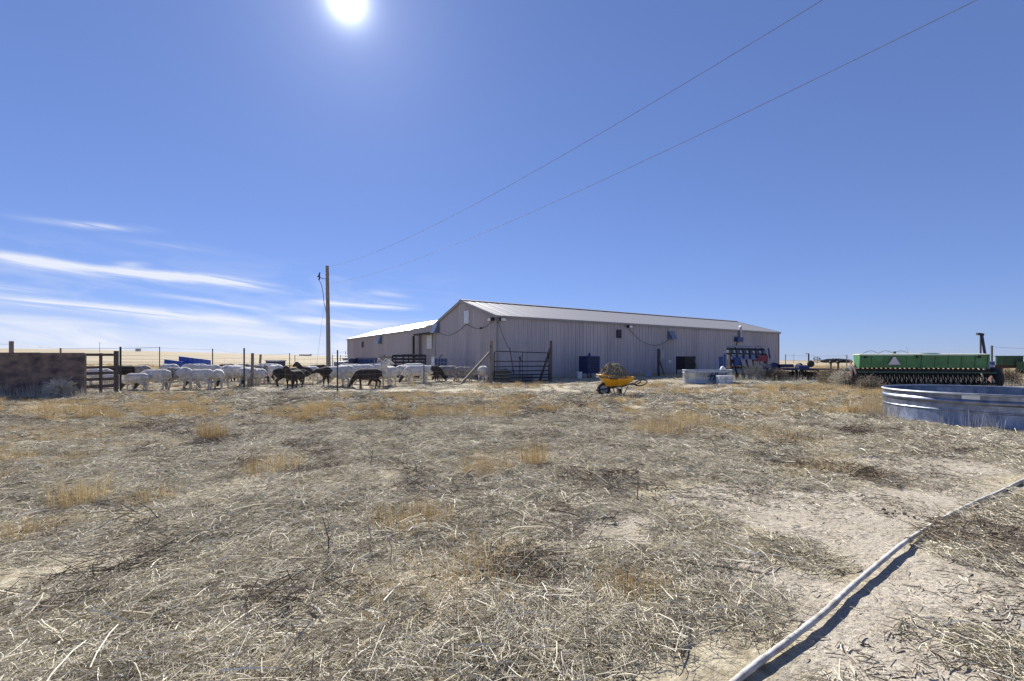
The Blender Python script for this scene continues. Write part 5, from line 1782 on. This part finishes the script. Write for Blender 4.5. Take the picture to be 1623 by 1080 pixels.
hc = catmull(hpts)
lift = []
for p in hc:
    d_ = p.y
    lift.append(0.019 + 0.010 * smooth(1.6, 2.2, d_) * (1 - smooth(2.8, 3.3, d_)))
hz0 = np.array([H(p.x, p.y) for p in hc])
hz0 = np.convolve(np.pad(hz0, 12, mode='edge'), np.ones(25) / 25, mode='valid')
hose = [(p.x, p.y, float(z) + float(l)) for p, l, z in zip(hc, lift, hz0)]
mb = MB(); mb.tube(hose, [0.0130 + 0.0013 * math.sin(i * 0.9) * math.sin(i * 0.23) for i in range(len(hose))], 12)
root = empty('hose', (0, 0, 0), 0, 'white flexible water pipe lying across the bare sand at the right', 'hose')
mb.build('pipe', M['hose'], root, True)
k0 = min(range(len(hose)), key=lambda i: (hose[i][1] - G(1440, 866)[1]) ** 2)
mb = MB(); mb.tube(hose[k0:k0 + 2], 0.021, 10); mb.build('clamp', M['stick'], root, True)

gh = [G(1165, 606.5), G(1200, 607.5), G(1240, 608.5), G(1275, 609), G(1290, 605.5), G(1302, 603.5), G(1318, 603), G(1335, 608.5), G(1360, 610), G(1386, 609.5)]
gpt = [Vector((a, b, 0)) for a, b in gh]
gc_ = catmull(gpt, 8)
mb = MB(); mb.tube([(p.x, p.y, H(p.x, p.y) + 0.03) for p in gc_], 0.026, 7)
tag(mb.build('garden_hose', M['hose_green'], None, True), 'pale green hose lying on the ground before the harrow', 'hose')


# ------------------------------------------------------------------ dry plant matter: clump meshes
def strand_mesh(name, strands, m, sides=3):
    """strands: list of (points, radius0, radius1, tint)"""
    vs, fs, tint = [], [], []
    for pts, r0, r1, tn in strands:
        n = len(pts)
        base = len(vs)
        pts = [Vector(p) for p in pts]
        for i, p in enumerate(pts):
            d = (pts[min(i + 1, n - 1)] - pts[max(i - 1, 0)]).normalized()
            a = d.orthogonal().normalized()
            b = d.cross(a)
            r = r0 + (r1 - r0) * i / (n - 1)
            for k in range(sides):
                t = 2 * math.pi * k / sides
                vs.append(p + (a * math.cos(t) + b * math.sin(t)) * r)
                tint.append(tn)
        for i in range(n - 1):
            for k in range(sides):
                k2 = (k + 1) % sides
                fs.append((base + i * sides + k, base + i * sides + k2, base + (i + 1) * sides + k2, base + (i + 1) * sides + k))
    me = bpy.data.meshes.new(name)
    me.from_pydata([tuple(v) for v in vs], [], fs)
    me.materials.append(m)
    at = me.attributes.new('tint', 'FLOAT', 'POINT')
    at.data.foreach_set('value', tint)
    return me


SM = {}
SM['straw'] = strand_mat('straw', [(0.085, 0.071, 0.047), (0.34, 0.296, 0.204), (0.57, 0.510, 0.372), (0.72, 0.655, 0.50), (0.88, 0.825, 0.69)])
SM['grass'] = strand_mat('dry_grass', [(0.46, 0.345, 0.18), (0.63, 0.505, 0.285), (0.75, 0.63, 0.385), (0.86, 0.76, 0.53)], trans=0.40)
SM['weed'] = strand_mat('dead_weed', [(0.060, 0.044, 0.032), (0.15, 0.115, 0.080), (0.27, 0.215, 0.150), (0.42, 0.36, 0.27)])
SM['stalk'] = strand_mat('pale_stalk', [(0.30, 0.255, 0.18), (0.46, 0.41, 0.32), (0.60, 0.555, 0.46), (0.72, 0.68, 0.60)])


def lying(rs, n, rad, lmin, lmax, zmax, r0, r1, aligned=None, tint=(0.0, 1.0), pitch=0.22):
    out = []
    for _ in range(n):
        t = rs.uniform(0, 6.283)
        rr = rad * math.sqrt(rs.uniform(0, 1))
        c = Vector((math.cos(t) * rr, math.sin(t) * rr, rs.uniform(0.002, zmax) * (1 - 0.6 * rr / rad)))
        a = rs.uniform(0, 6.283) if aligned is None else rs.normal(aligned, 0.55)
        L_ = rs.uniform(lmin, lmax)
        p = rs.normal(0, pitch)
        d = Vector((math.cos(a) * math.cos(p), math.sin(a) * math.cos(p), math.sin(p)))
        bend = Vector((rs.normal(), rs.normal(), abs(rs.normal()) * 0.5)) * L_ * 0.10
        A_ = c - d * L_ / 2; B_ = c + d * L_ / 2; C_ = c + bend
        A_.z = max(A_.z, 0.001); B_.z = max(B_.z, 0.001)
        q0 = A_.lerp(C_, 0.55) ; q1 = C_.lerp(B_, 0.45)
        r = rs.uniform(r0, r1)
        tn = rs.uniform(*tint)
        out.append(([A_, q0, q1, B_], r, r * 0.7, tn))
    return out


def upright(rs, n, rad, hmin, hmax, r0, r1, lean=0.35, tint=(0, 1), curl=0.25):
    out = []
    for _ in range(n):
        t = rs.uniform(0, 6.283)
        rr = rad * rs.uniform(0, 1) ** 0.7
        b = Vector((math.cos(t) * rr, math.sin(t) * rr, -0.005))
        h = rs.uniform(hmin, hmax)
        la = rs.uniform(0, 6.283)
        out_d = Vector((math.cos(t), math.sin(t), 0)) * 0.6 + Vector((math.cos(la), math.sin(la), 0)) * 0.6
        le = abs(rs.normal(0, lean)) * h
        p1 = b + out_d * le * 0.25 + Vector((0, 0, h * 0.45))
        p2 = b + out_d * le * 0.65 + Vector((0, 0, h * 0.80))
        p3 = b + out_d * le * (1.0 + curl) + Vector((0, 0, h * (1.0 - curl * rs.uniform(0, 0.8))))
        out.append(([b, p1, p2, p3], rs.uniform(r0, r1), r0 * 0.3, rs.uniform(*tint)))
    return out


def collection(name, meshes):
    c = bpy.data.collections.new(name)
    for i, me in enumerate(meshes):
        o = bpy.data.objects.new('%s_%02d' % (name, i), me)
        c.objects.link(o)
    return c


rs = np.random.default_rng(5)
straw_near = collection('straw_clump', [strand_mesh('straw_clump', lying(rs, 250, 0.20, 0.02, 0.105, 0.022, 0.0005, 0.0013, None, (0, 1), 0.13) + lying(rs, 3, 0.2, 0.12, 0.26, 0.025, 0.0012, 0.0024, None, (0.5, 1.0), 0.08), SM['straw']) for k in range(7)])
straw_far = collection('straw_drift', [strand_mesh('straw_drift', lying(rs, 170, 0.42, 0.06, 0.24, 0.028, 0.0014, 0.0034, None, (0, 1), 0.12), SM['straw']) for k in range(6)])
litter = collection('litter_bit', [strand_mesh('litter_bit', lying(rs, 26, 0.26, 0.01, 0.075, 0.004, 0.0010, 0.0028, None, (0.0, 0.75), 0.05), SM['weed'] if k % 2 else SM['straw']) for k in range(6)])
stalks = collection('loose_stalk', [strand_mesh('loose_stalk', lying(rs, 4, 0.22, 0.10, 0.34, 0.030, 0.0012, 0.0030, None, (0.1, 1.0), 0.10), SM['stalk']) for k in range(8)])
twigs = collection('twig_mat', [strand_mesh('twig_mat', lying(rs, 46, 0.20, 0.06, 0.26, 0.07, 0.0012, 0.0030, None, (0, 1), 0.30), SM['weed']) for k in range(4)])
tufts = collection('grass_tuft_mesh', [strand_mesh('grass_tuft_mesh', upright(rs, 95, 0.11, 0.07, 0.24, 0.0011, 0.0020, 0.40), SM['grass']) for k in range(6)])
lowgr = collection('low_grass', [strand_mesh('low_grass', upright(rs, 80, 0.22, 0.03, 0.11, 0.0012, 0.0022, 0.7), SM['grass']) for k in range(5)])
weeds = collection('weed_stem', [strand_mesh('weed_stem', upright(rs, 16, 0.22, 0.20, 0.58, 0.0022, 0.0042, 0.22, (0.3, 1.0), 0.05) + upright(rs, 30, 0.2, 0.06, 0.24, 0.0016, 0.003, 0.5, (0.2, 0.8)), SM['stalk']) for k in range(5)])


def gn_scatter(name, label, xy, zoff, scale, coll, nvar, tilt=0.0, zr=None):
    n = len(xy)
    me = bpy.data.meshes.new(name)
    z = hgt(xy[:, 0], xy[:, 1]) + zoff
    me.vertices.add(n)
    me.vertices.foreach_set('co', np.stack([xy[:, 0], xy[:, 1], z], -1).ravel())
    rot = np.stack([RNG.normal(0, tilt, n) if tilt else np.zeros(n), RNG.normal(0, tilt, n) if tilt else np.zeros(n), RNG.uniform(0, 6.283, n)], -1)
    a = me.attributes.new('rot', 'FLOAT_VECTOR', 'POINT'); a.data.foreach_set('vector', rot.ravel())
    sc3 = np.stack([scale, scale, scale * (RNG.uniform(0.7, 1.3, n) if zr is None else zr)], -1)
    a = me.attributes.new('scl', 'FLOAT_VECTOR', 'POINT'); a.data.foreach_set('vector', sc3.ravel())
    a = me.attributes.new('idx', 'INT', 'POINT'); a.data.foreach_set('value', RNG.integers(0, nvar, n).astype(np.int32))
    me.update()
    o = link(name, me)
    tag(o, label, None, None, 'stuff')
    ng = bpy.data.node_groups.new(name + '_nodes', 'GeometryNodeTree')
    ng.interface.new_socket('Geometry', in_out='INPUT', socket_type='NodeSocketGeometry')
    ng.interface.new_socket('Geometry', in_out='OUTPUT', socket_type='NodeSocketGeometry')
    N, L = ng.nodes, ng.links
    gi, go = N.new('NodeGroupInput'), N.new('NodeGroupOutput')
    ip = N.new('GeometryNodeInstanceOnPoints')
    ci = N.new('GeometryNodeCollectionInfo')
    ci.inputs['Collection'].default_value = coll
    ci.inputs['Separate Children'].default_value = True
    ci.inputs['Reset Children'].default_value = True

    def na(nm, ty):
        q = N.new('GeometryNodeInputNamedAttribute'); q.data_type = ty; q.inputs['Name'].default_value = nm
        return q.outputs[0]
    L.new(gi.outputs[0], ip.inputs['Points'])
    L.new(ci.outputs[0], ip.inputs['Instance'])
    ip.inputs['Pick Instance'].default_value = True
    L.new(na('idx', 'INT'), ip.inputs['Instance Index'])
    L.new(na('rot', 'FLOAT_VECTOR'), ip.inputs['Rotation'])
    L.new(na('scl', 'FLOAT_VECTOR'), ip.inputs['Scale'])
    L.new(ip.outputs[0], go.inputs[0])
    md = o.modifiers.new('scatter', 'NODES')
    md.node_group = ng
    return o


def wedge(n, d0, d1, spread=1.28, extra=0.8):
    """random ground positions between two distances, over the strip in front of the viewer"""
    y = np.sqrt(RNG.uniform(d0 * d0, d1 * d1, n))
    x = RNG.uniform(-1, 1, n) * (y * spread + extra)
    return np.stack([x, y], -1)


def keep(xy, prob):
    return xy[RNG.uniform(0, 1, len(xy)) < prob]


PITS = [(TKX, TKY, 2.4)]


def clear(xy):
    """positions under the barns and inside the big tank are left free"""
    v = xy - np.array([A.x, A.y])
    u_ = v @ np.array([U2.x, U2.y]); w_ = v @ np.array([V2.x, V2.y])
    ok = ~((u_ > -0.3) & (u_ < BL + 0.3) & (w_ > -0.35) & (w_ < 40))
    c, s = 1.0, 0.0
    q = xy - np.array([TKX, TKY])
    lx_, ly_ = q[:, 0] * c + q[:, 1] * s, -q[:, 0] * s + q[:, 1] * c
    ok &= ~(np.hypot(lx_, ly_) < 1.62)
    px, py = px_of(xy[:, 0], xy[:, 1])
    pen = (px > 192) & (px < 905) & (xy[:, 1] > 15.9) & (xy[:, 1] < 27)
    ok &= ~(pen & (RNG.uniform(0, 1, len(xy)) < 0.70))
    yard = (px > 880) & (px < 1165) & (xy[:, 1] > 13.5) & (xy[:, 1] < 30)
    ok &= ~(yard & (RNG.uniform(0, 1, len(xy)) < 0.55))
    hz2 = np.array([(p[0], p[1]) for p in hose[::4]])
    dmin = np.min(np.hypot(xy[:, None, 0] - hz2[None, :, 0], xy[:, None, 1] - hz2[None, :, 1]), axis=1)
    ok &= dmin > 0.20
    return xy[ok]


# straw mat, near
xy = wedge(18000, 1.0, 9.5)
b = bare_mask(xy[:, 0], xy[:, 1])
den = (1 - b) ** 1.6 * (0.16 + 1.05 * smooth(0.38, 0.60, fbm(xy[:, 0] * 0.9, xy[:, 1] * 0.9, 60, 4)))
xy = clear(keep(xy, np.clip(den, 0, 1)))
gn_scatter('straw_litter', 'loose grey straw lying over the near ground', xy, RNG.uniform(-0.006, 0.012, len(xy)), RNG.uniform(0.75, 1.35, len(xy)), straw_near, 7, 0.10, RNG.uniform(0.6, 2.0, len(xy)))
# straw, middle distance
xy = wedge(26000, 9.0, 30)
b = bare_mask(xy[:, 0], xy[:, 1])
den = (1 - 0.9 * b) * (0.16 + 1.0 * smooth(0.38, 0.60, fbm(xy[:, 0] * 0.5, xy[:, 1] * 0.5, 61, 4)))
xy = clear(keep(xy, np.clip(den, 0, 1) * 0.75))
gn_scatter('straw_litter', 'loose grey straw over the middle of the field', xy, RNG.uniform(-0.012, 0.010, len(xy)), RNG.uniform(0.8, 1.5, len(xy)), straw_far, 6, 0.05, np.where(xy[:, 1] > 15.5, 0.6, RNG.uniform(0.6, 2.6, len(xy))))
# litter on bare sand
xy = wedge(8500, 1.0, 9.0)
b = bare_mask(xy[:, 0], xy[:, 1])
xy = clear(keep(xy, 0.14 + 0.86 * b * smooth(0.26, 0.62, fbm(xy[:, 0] * 1.2, xy[:, 1] * 1.2, 62, 3))))
gn_scatter('straw_crumbs', 'short crumbs of straw scattered on bare sand', xy, np.full(len(xy), 0.004), RNG.uniform(0.7, 1.3, len(xy)), litter, 6, 0.02)
# thicker loose stalks
xy = wedge(2600, 1.2, 16)
b = bare_mask(xy[:, 0], xy[:, 1])
xy = clear(keep(xy, (1 - 0.85 * b) * 0.62))
gn_scatter('loose_stalks', 'bleached loose plant stalks lying on the straw', xy, np.full(len(xy), 0.012), RNG.uniform(0.6, 1.25, len(xy)), stalks, 8, 0.08)
# brown twiggy weed mats, made denser to stand in for shadows between straw ridges
xy = wedge(6500, 1.2, 22)
b = bare_mask(xy[:, 0], xy[:, 1])
xy = clear(keep(xy, (1 - b) * smooth(0.50, 0.66, fbm(xy[:, 0] * 1.2 + 5, xy[:, 1] * 1.2, 63, 3))))
gn_scatter('dead_weeds', 'brown matted dead weeds among the straw', xy, np.full(len(xy), 0.005), RNG.uniform(0.7, 1.4, len(xy)), twigs, 4, 0.12)
# low golden grass drifts
xy = wedge(15000, 2.0, 34)
f_ = fbm(xy[:, 0] * 0.30 + 2, xy[:, 1] * 0.42, 64, 4)
b = bare_mask(xy[:, 0], xy[:, 1])
band = 0.85 + 0.15 * smooth(8, 11, xy[:, 1])
xy = clear(keep(xy, smooth(0.50, 0.64, f_ + 0.05 * (fbm(xy[:, 0] * 1.6, xy[:, 1] * 1.6, 68, 2) - 0.5)) * (1 - b) * band * 0.85))
gn_scatter('low_grass', 'low golden dry grass growing in drifts', xy, np.full(len(xy), 0.0), RNG.uniform(0.7, 1.5, len(xy)), lowgr, 5, 0.05)
# taller grass bands in the middle distance
xy = wedge(7000, 8.5, 20)
f_ = fbm(xy[:, 0] * 0.35 + 12, xy[:, 1] * 0.6, 66, 3)
pxx, pyy = px_of(xy[:, 0], xy[:, 1])
xy = clear(keep(xy, smooth(0.52, 0.68, f_) * (1 - bare_mask(xy[:, 0], xy[:, 1])) * 0.9))
gn_scatter('dry_grass', 'taller golden grass standing in the middle of the field', xy, np.full(len(xy), 0.0), RNG.uniform(0.6, 1.25, len(xy)), tufts, 6, 0.06)
# pasture beyond the pen
xy = wedge(9000, 28, 75)
xy = clear(keep(xy, 0.25 + 0.6 * smooth(0.4, 0.65, fbm(xy[:, 0] * 0.12, xy[:, 1] * 0.2, 67, 3))))
gn_scatter('pasture_grass', 'pale dry pasture grass beyond the pen', xy, np.full(len(xy), 0.0), RNG.uniform(1.3, 2.6, len(xy)), lowgr, 5, 0.05)


def lump_mesh(seed):
    rr = np.random.default_rng(seed)
    mb = MB()
    for _ in range(9):
        c = Vector((rr.normal(0, 0.07), rr.normal(0, 0.07), 0.002))
        r = rr.uniform(0.005, 0.017)
        ring = [(math.cos(t) * r * rr.uniform(0.7, 1.2), math.sin(t) * r * rr.uniform(0.7, 1.2)) for t in np.linspace(0, 6.283, 7)[:-1]]
        vs = [c + Vector((a, b_, -0.004)) for a, b_ in ring] + [c + Vector((a * 0.7, b_ * 0.7, r * 0.7)) for a, b_ in ring] + [c + Vector((0, 0, r))]
        fs = [(k, (k + 1) % 6, 6 + (k + 1) % 6, 6 + k) for k in range(6)] + [(6 + k, 6 + (k + 1) % 6, 12) for k in range(6)]
        mb.add(vs, fs)
    return mb.mesh('clod', M['dirt_heap'] if seed % 2 else M['twig'], True)


clods = collection('clod', [lump_mesh(200 + k) for k in range(5)])
xy = wedge(2600, 1.2, 18)
xy = clear(keep(xy, (1 - 0.8 * bare_mask(xy[:, 0], xy[:, 1])) * (0.2 + 0.6 * smooth(0.5, 0.68, fbm(xy[:, 0] * 0.8 + 31, xy[:, 1] * 0.8, 69, 3)))))
gn_scatter('dung_clods', 'dark dung and soil clods scattered over the field', xy, np.full(len(xy), 0.006), RNG.uniform(0.5, 1.15, len(xy)), clods, 5, 0.02)


def around(px, py, sx, sy, n):
    """points scattered around a ground position given by a photo pixel"""
    x, y = G(px, py)
    return np.stack([RNG.normal(x, sx, n), RNG.normal(y, sy, n)], -1)


# weeds round the tank, the machinery and the wall foot
spots = []
c, s = 1.0, 0.0
for k in range(70):
    t = RNG.uniform(0, 6.283)
    ex_ = ey_ = 1.60 + RNG.uniform(0.06, 0.45)
    q = oval_ring(ex_, ey_, 56)[int(t / 6.2832 * 56) % 56]
    spots.append((TKX + q[0] * c - q[1] * s, TKY + q[0] * s + q[1] * c))
spots = np.array(spots)
xy = np.concatenate([spots, np.stack([RNG.uniform(X(1330, 17), X(1640, 17), 150), RNG.uniform(15.8, 18.2, 150)], -1),
                     np.stack([RNG.uniform(X(1160, 24), X(1350, 24), 150), RNG.uniform(22.8, 26.5, 150)], -1),
                     np.stack([RNG.uniform(X(-20, 13.8), X(190, 13.8), 60), RNG.uniform(13.3, 14.3, 60)], -1)])
gn_scatter('weed_stems', 'pale dry weed stems standing round the tank and machinery', xy, np.full(len(xy), 0.0), RNG.uniform(0.4, 0.85, len(xy)), weeds, 5, 0.08)
# dark weeds in the shade at the wall foot
tt = RNG.uniform(1.0, BL - 0.5, 260)
oo = RNG.uniform(0.15, 0.7, 260)
xy = np.stack([A.x + U2.x * tt - V2.x * oo, A.y + U2.y * tt - V2.y * oo], -1)
gn_scatter('wall_weeds', 'dry weeds growing along the foot of the long barn wall', xy, np.full(len(xy), 0.0), RNG.uniform(0.45, 0.95, len(xy)), weeds, 5, 0.08)


# ------------------------------------------------------------------ single plants and small things on the ground
def plant(name, strands, m, px, py, label, cat, group=None, s=1.0):
    x, y = G(px, py)
    o = link(name, strand_mesh(name, strands, m))
    o.location = (x, y, H(x, y))
    o.scale = (s, s, s)
    tag(o, label, cat, group)
    return o


rs = np.random.default_rng(31)
TUFT = [(337, 697, 0.15, 0.30, 'dark upright dry grass tuft standing alone below the sheep pen', 190),
        (127, 798, 0.17, 0.24, 'golden grass tuft casting a dark shadow in the left foreground', 150),
        (40, 846, 0.24, 0.13, 'low golden grass tuft at the left edge of the foreground', 170),
        (437, 748, 0.28, 0.20, 'broad golden grass tuft left of the picture middle', 200),
        (235, 795, 0.18, 0.13, 'small golden grass tuft right of the dark-shadowed tuft', 110),
        (655, 836, 0.26, 0.16, 'golden grass tuft in the middle of the foreground', 220),
        (770, 755, 0.24, 0.26, 'golden grass tuft left of the thin upright stalk tuft', 180),
        (846, 735, 0.17, 0.28, 'tall thin golden tuft in the middle of the field', 140),
        (783, 663, 0.50, 0.30, 'dense golden grass clump below the corner post', 260),
        (692, 662, 0.55, 0.30, 'wide golden grass clump left of the dense one', 260),
        (600, 668, 0.50, 0.22, 'pale golden grass clump below the horned sheep', 220),
        (90, 658, 0.70, 0.34, 'orange grass clump below the plywood screen', 300),
        (1045, 690, 0.42, 0.34, 'golden grass clump below the wheelbarrow handles', 240),
        (1095, 672, 0.40, 0.28, 'golden grass clump right of the one below the wheelbarrow', 200),
        (1250, 640, 0.85, 0.26, 'wide golden grass band in front of the harrow', 300),
        (1372, 658, 0.42, 0.42, 'tall golden grass against the left end of the big tank', 280),
        (1000, 942, 0.17, 0.11, 'golden green grass tuft low in the foreground middle', 150),
        (1262, 700, 0.35, 0.16, 'brownish grass clump on the bare patch left of the big tank', 160)]
for (px, py, rad, hh, lab, n) in TUFT:
    plant('grass_tuft', upright(rs, int(n * 1.5), rad * 1.15, hh * 0.30, hh * 1.25, 0.0011, 0.0022 if py > 700 else 0.0032, 0.35), SM['grass'] if px != 1262 else SM['weed'], px, py, lab, 'grass tuft', 'golden grass tufts')


def stalk(px, py, h, label, side=6, m='twig'):
    x, y = G(px, py)
    mb = MB()
    mb.tube([(0, 0, -0.02), (rs.normal(0, 0.01), 0, h * 0.5), (rs.normal(0, 0.03), rs.normal(0, 0.02), h)], [0.0045, 0.0035, 0.0018], 5)
    for k in range(side):
        z = h * rs.uniform(0.3, 0.95); t = rs.uniform(0, 6.28); l = h * rs.uniform(0.08, 0.22)
        mb.tube([(0, 0, z), (math.cos(t) * l * 0.6, math.sin(t) * l * 0.6, z + l * 0.6), (math.cos(t) * l * 0.7, math.sin(t) * l * 0.7, z + l)], [0.0025, 0.002, 0.001], 4)
    o = mb.build('weed_stalk', M[m], None, True)
    o.location = (x, y, H(x, y))
    tag(o, label, 'weed', 'upright weed stalks')


stalk(520, 890, 0.26, 'thin dark upright weed stalk in the left middle foreground')
stalk(1010, 795, 0.26, 'thin dark weed stalk left of the bare sand patch')
stalk(1034, 688, 0.44, 'tall thin stalk below the wheelbarrow handles', 3, 'stick')
stalk(1020, 696, 0.34, 'bent thin stalk left of the tall thin one', 3, 'stick')
stalk(617, 902, 0.20, 'branched weed stalk right of the golden foreground tuft', 5, 'stick')
stalk(585, 880, 0.22, 'branched weed stalk below the golden foreground tuft', 5, 'stick')
stalk(660, 762, 0.18, 'short dark stalk in the middle of the field', 4)
stalk(586, 745, 0.25, 'thin stalk in the field left of the short dark one', 3)

# tangled dead bush at the right of the pipe
bx_, by_ = G(1570, 872)
bs = lying(rs, 420, 0.36, 0.10, 0.40, 0.14, 0.0013, 0.0034, None, (0, 1), 0.40)
plant('dead_bush', bs, SM['weed'], 1575, 868, 'tangled dead brown bush beside the white pipe', 'bush')
plant('dead_bush', lying(rs, 300, 0.24, 0.08, 0.26, 0.09, 0.0012, 0.0028, None, (0, 0.8), 0.45), SM['weed'], 838, 905, 'dark flattened twiggy bush in the middle foreground', 'bush')
plant('dead_bush', lying(rs, 130, 0.17, 0.08, 0.22, 0.03, 0.0010, 0.0022, None, (0, 0.7), 0.2), SM['straw'], 1590, 1040, 'small heap of twigs at the lower right corner', 'bush')


def tumbleweed(px, d, r, label, m='weed'):
    x = X(px, d)
    st = []
    for _ in range(420):
        v = Vector(rs.normal(size=3)).normalized()
        c = Vector((0, 0, r * 0.85))
        p = [c + v * r * 0.1, c + v * r * 0.5 + Vector(rs.normal(size=3)) * r * 0.12, c + v * r * 0.85 + Vector(rs.normal(size=3)) * r * 0.18, c + v * r + Vector(rs.normal(size=3)) * r * 0.22]
        for q in p: q.z = max(q.z, 0.0)
        st.append((p, 0.006, 0.003, rs.uniform(0, 1)))
    o = link('tumbleweed', strand_mesh('tumbleweed', st, SM[m]))
    o.location = (x, d, H(x, d)); o.scale = (1.15, 1.0, 0.9)
    tag(o, label, 'tumbleweed', 'tumbleweeds caught on the machinery')


tumbleweed(1322, 19.5, 0.50, 'brown tumbleweed left of the drill wheel')
tumbleweed(1338, 18.2, 0.45, 'grey tumbleweed against the left wheel of the drill', 'stalk')
tumbleweed(1310, 21.5, 0.40, 'small tumbleweed at the end of the harrow')
tumbleweed(1235, 24.0, 0.40, 'tumbleweed caught under the harrow')
tumbleweed(1205, 25.0, 0.55, 'straw-coloured tumbleweed under the red planter box', 'stalk')
tumbleweed(1198, 25.2, 0.60, 'straw bundle caught in the planter frame', 'stalk')
tumbleweed(95, 13.6, 0.34, 'pale tumbleweed resting against the plywood screen', 'stalk')
tumbleweed(1600, 20.0, 0.45, 'tumbleweed right of the drill wheel at the edge')
tumbleweed(1378, 16.2, 0.36, 'tumbleweed below the left end of the drill')

# straw hanging over the barrow load
st = lying(rs, 700, 0.50, 0.06, 0.24, 0.10, 0.004, 0.010, None, (0, 1), 0.55)
for i, (pts, a, b_, tn) in enumerate(st):
    for p in pts:
        q = min(math.hypot(p.x / 0.48, p.y / 0.32), 1.0)
        p.z += max(0.0, (Z(578, wy) - wz - zt1) * (1 - q ** 2.3) * (0.78 + 0.5 * float(fbm(p.x * 6 + 3, p.y * 6, 81, 2)) - 0.25 * p.x))
o = link('straw_cover', strand_mesh('straw_cover', st, M['manure']), ld)
o.location = (0, 0, 0.0)

# scraps of white plastic and paper
def scrap(px, py, s, label, seed, m='scrap'):
    x, y = G(px, py)
    rr = np.random.default_rng(seed)
    bm = bmesh.new()
    bmesh.ops.create_icosphere(bm, subdivisions=2, radius=1.0)
    for v in bm.verts:
        k = 0.75 + 0.5 * rr.uniform()
        v.co = Vector((v.co.x * s * k, v.co.y * s * 0.7 * k, max(v.co.z, -0.25) * s * 0.62 * k))
    me = bpy.data.meshes.new('scrap'); bm.to_mesh(me); bm.free()
    me.materials.append(M[m])
    o = link('plastic_scrap', me)
    o.location = (x, y, H(x, y) + 0.012)
    o.rotation_euler = (0, 0, rr.uniform(0, 6))
    tag(o, label, 'scrap', 'white scraps on the straw')


scrap(230, 966, 0.026, 'largest white plastic scrap in the left foreground', 1)
scrap(672, 872, 0.022, 'white paper scrap in the middle foreground', 2)
scrap(619, 925, 0.014, 'small white scrap left of the middle foreground', 3)
scrap(937, 710, 0.045, 'white scrap on the straw right of the picture middle', 4)
scrap(440, 821, 0.022, 'pale round scrap in the left middle ground', 5)
scrap(94, 798, 0.035, 'pale scrap beside the dark-shadowed grass tuft', 6)
scrap(1274, 808, 0.012, 'tiny white scrap on the bare sand', 7)
for k, (px, py, a, l, r, lab) in enumerate(((500, 978, -0.75, 0.16, 0.0075, 'short bleached stick in the left foreground'), (238, 940, 1.9, 0.09, 0.006, 'stubby grey stick above the largest white scrap'), (1160, 912, -0.35, 0.30, 0.007, 'brown stick lying at the edge of the bare sand'))):
    x, y = G(px, py)
    dx_, dy_ = math.cos(a) * l / 2, math.sin(a) * l / 2
    mb = MB(); mb.tube([(-dx_, -dy_, 0.02), (0.006, 0.004, 0.026), (dx_, dy_, 0.022)], [r, r * 1.05, r * 0.8], 7)
    o = mb.build('stick', M['stick'] if k < 2 else M['twig'], None, True); o.location = (x, y, H(x, y)); tag(o, lab, 'stick', 'loose sticks')
# forked black twig on the bare patch
x, y = G(965, 832)
mb = MB(); mb.tube([(-0.11, 0, 0.01), (-0.04, 0.02, 0.035), (0.04, 0.02, 0.04), (0.09, 0.05, 0.08)], [0.004, 0.005, 0.004, 0.002], 6)
for k in range(7):
    t = rs.uniform(0, 6.28); l = rs.uniform(0.05, 0.11)
    mb.tube([(0.0, 0.02, 0.035), (math.cos(t) * l * 0.6, math.sin(t) * l * 0.6, 0.04), (math.cos(t) * l, math.sin(t) * l, 0.006)], [0.004, 0.003, 0.0015], 5)
o = mb.build('forked_twig', M['twig'], None, True); o.location = (x, y, H(x, y)); tag(o, 'forked dark twig standing on the small bare sand patch', 'twig')
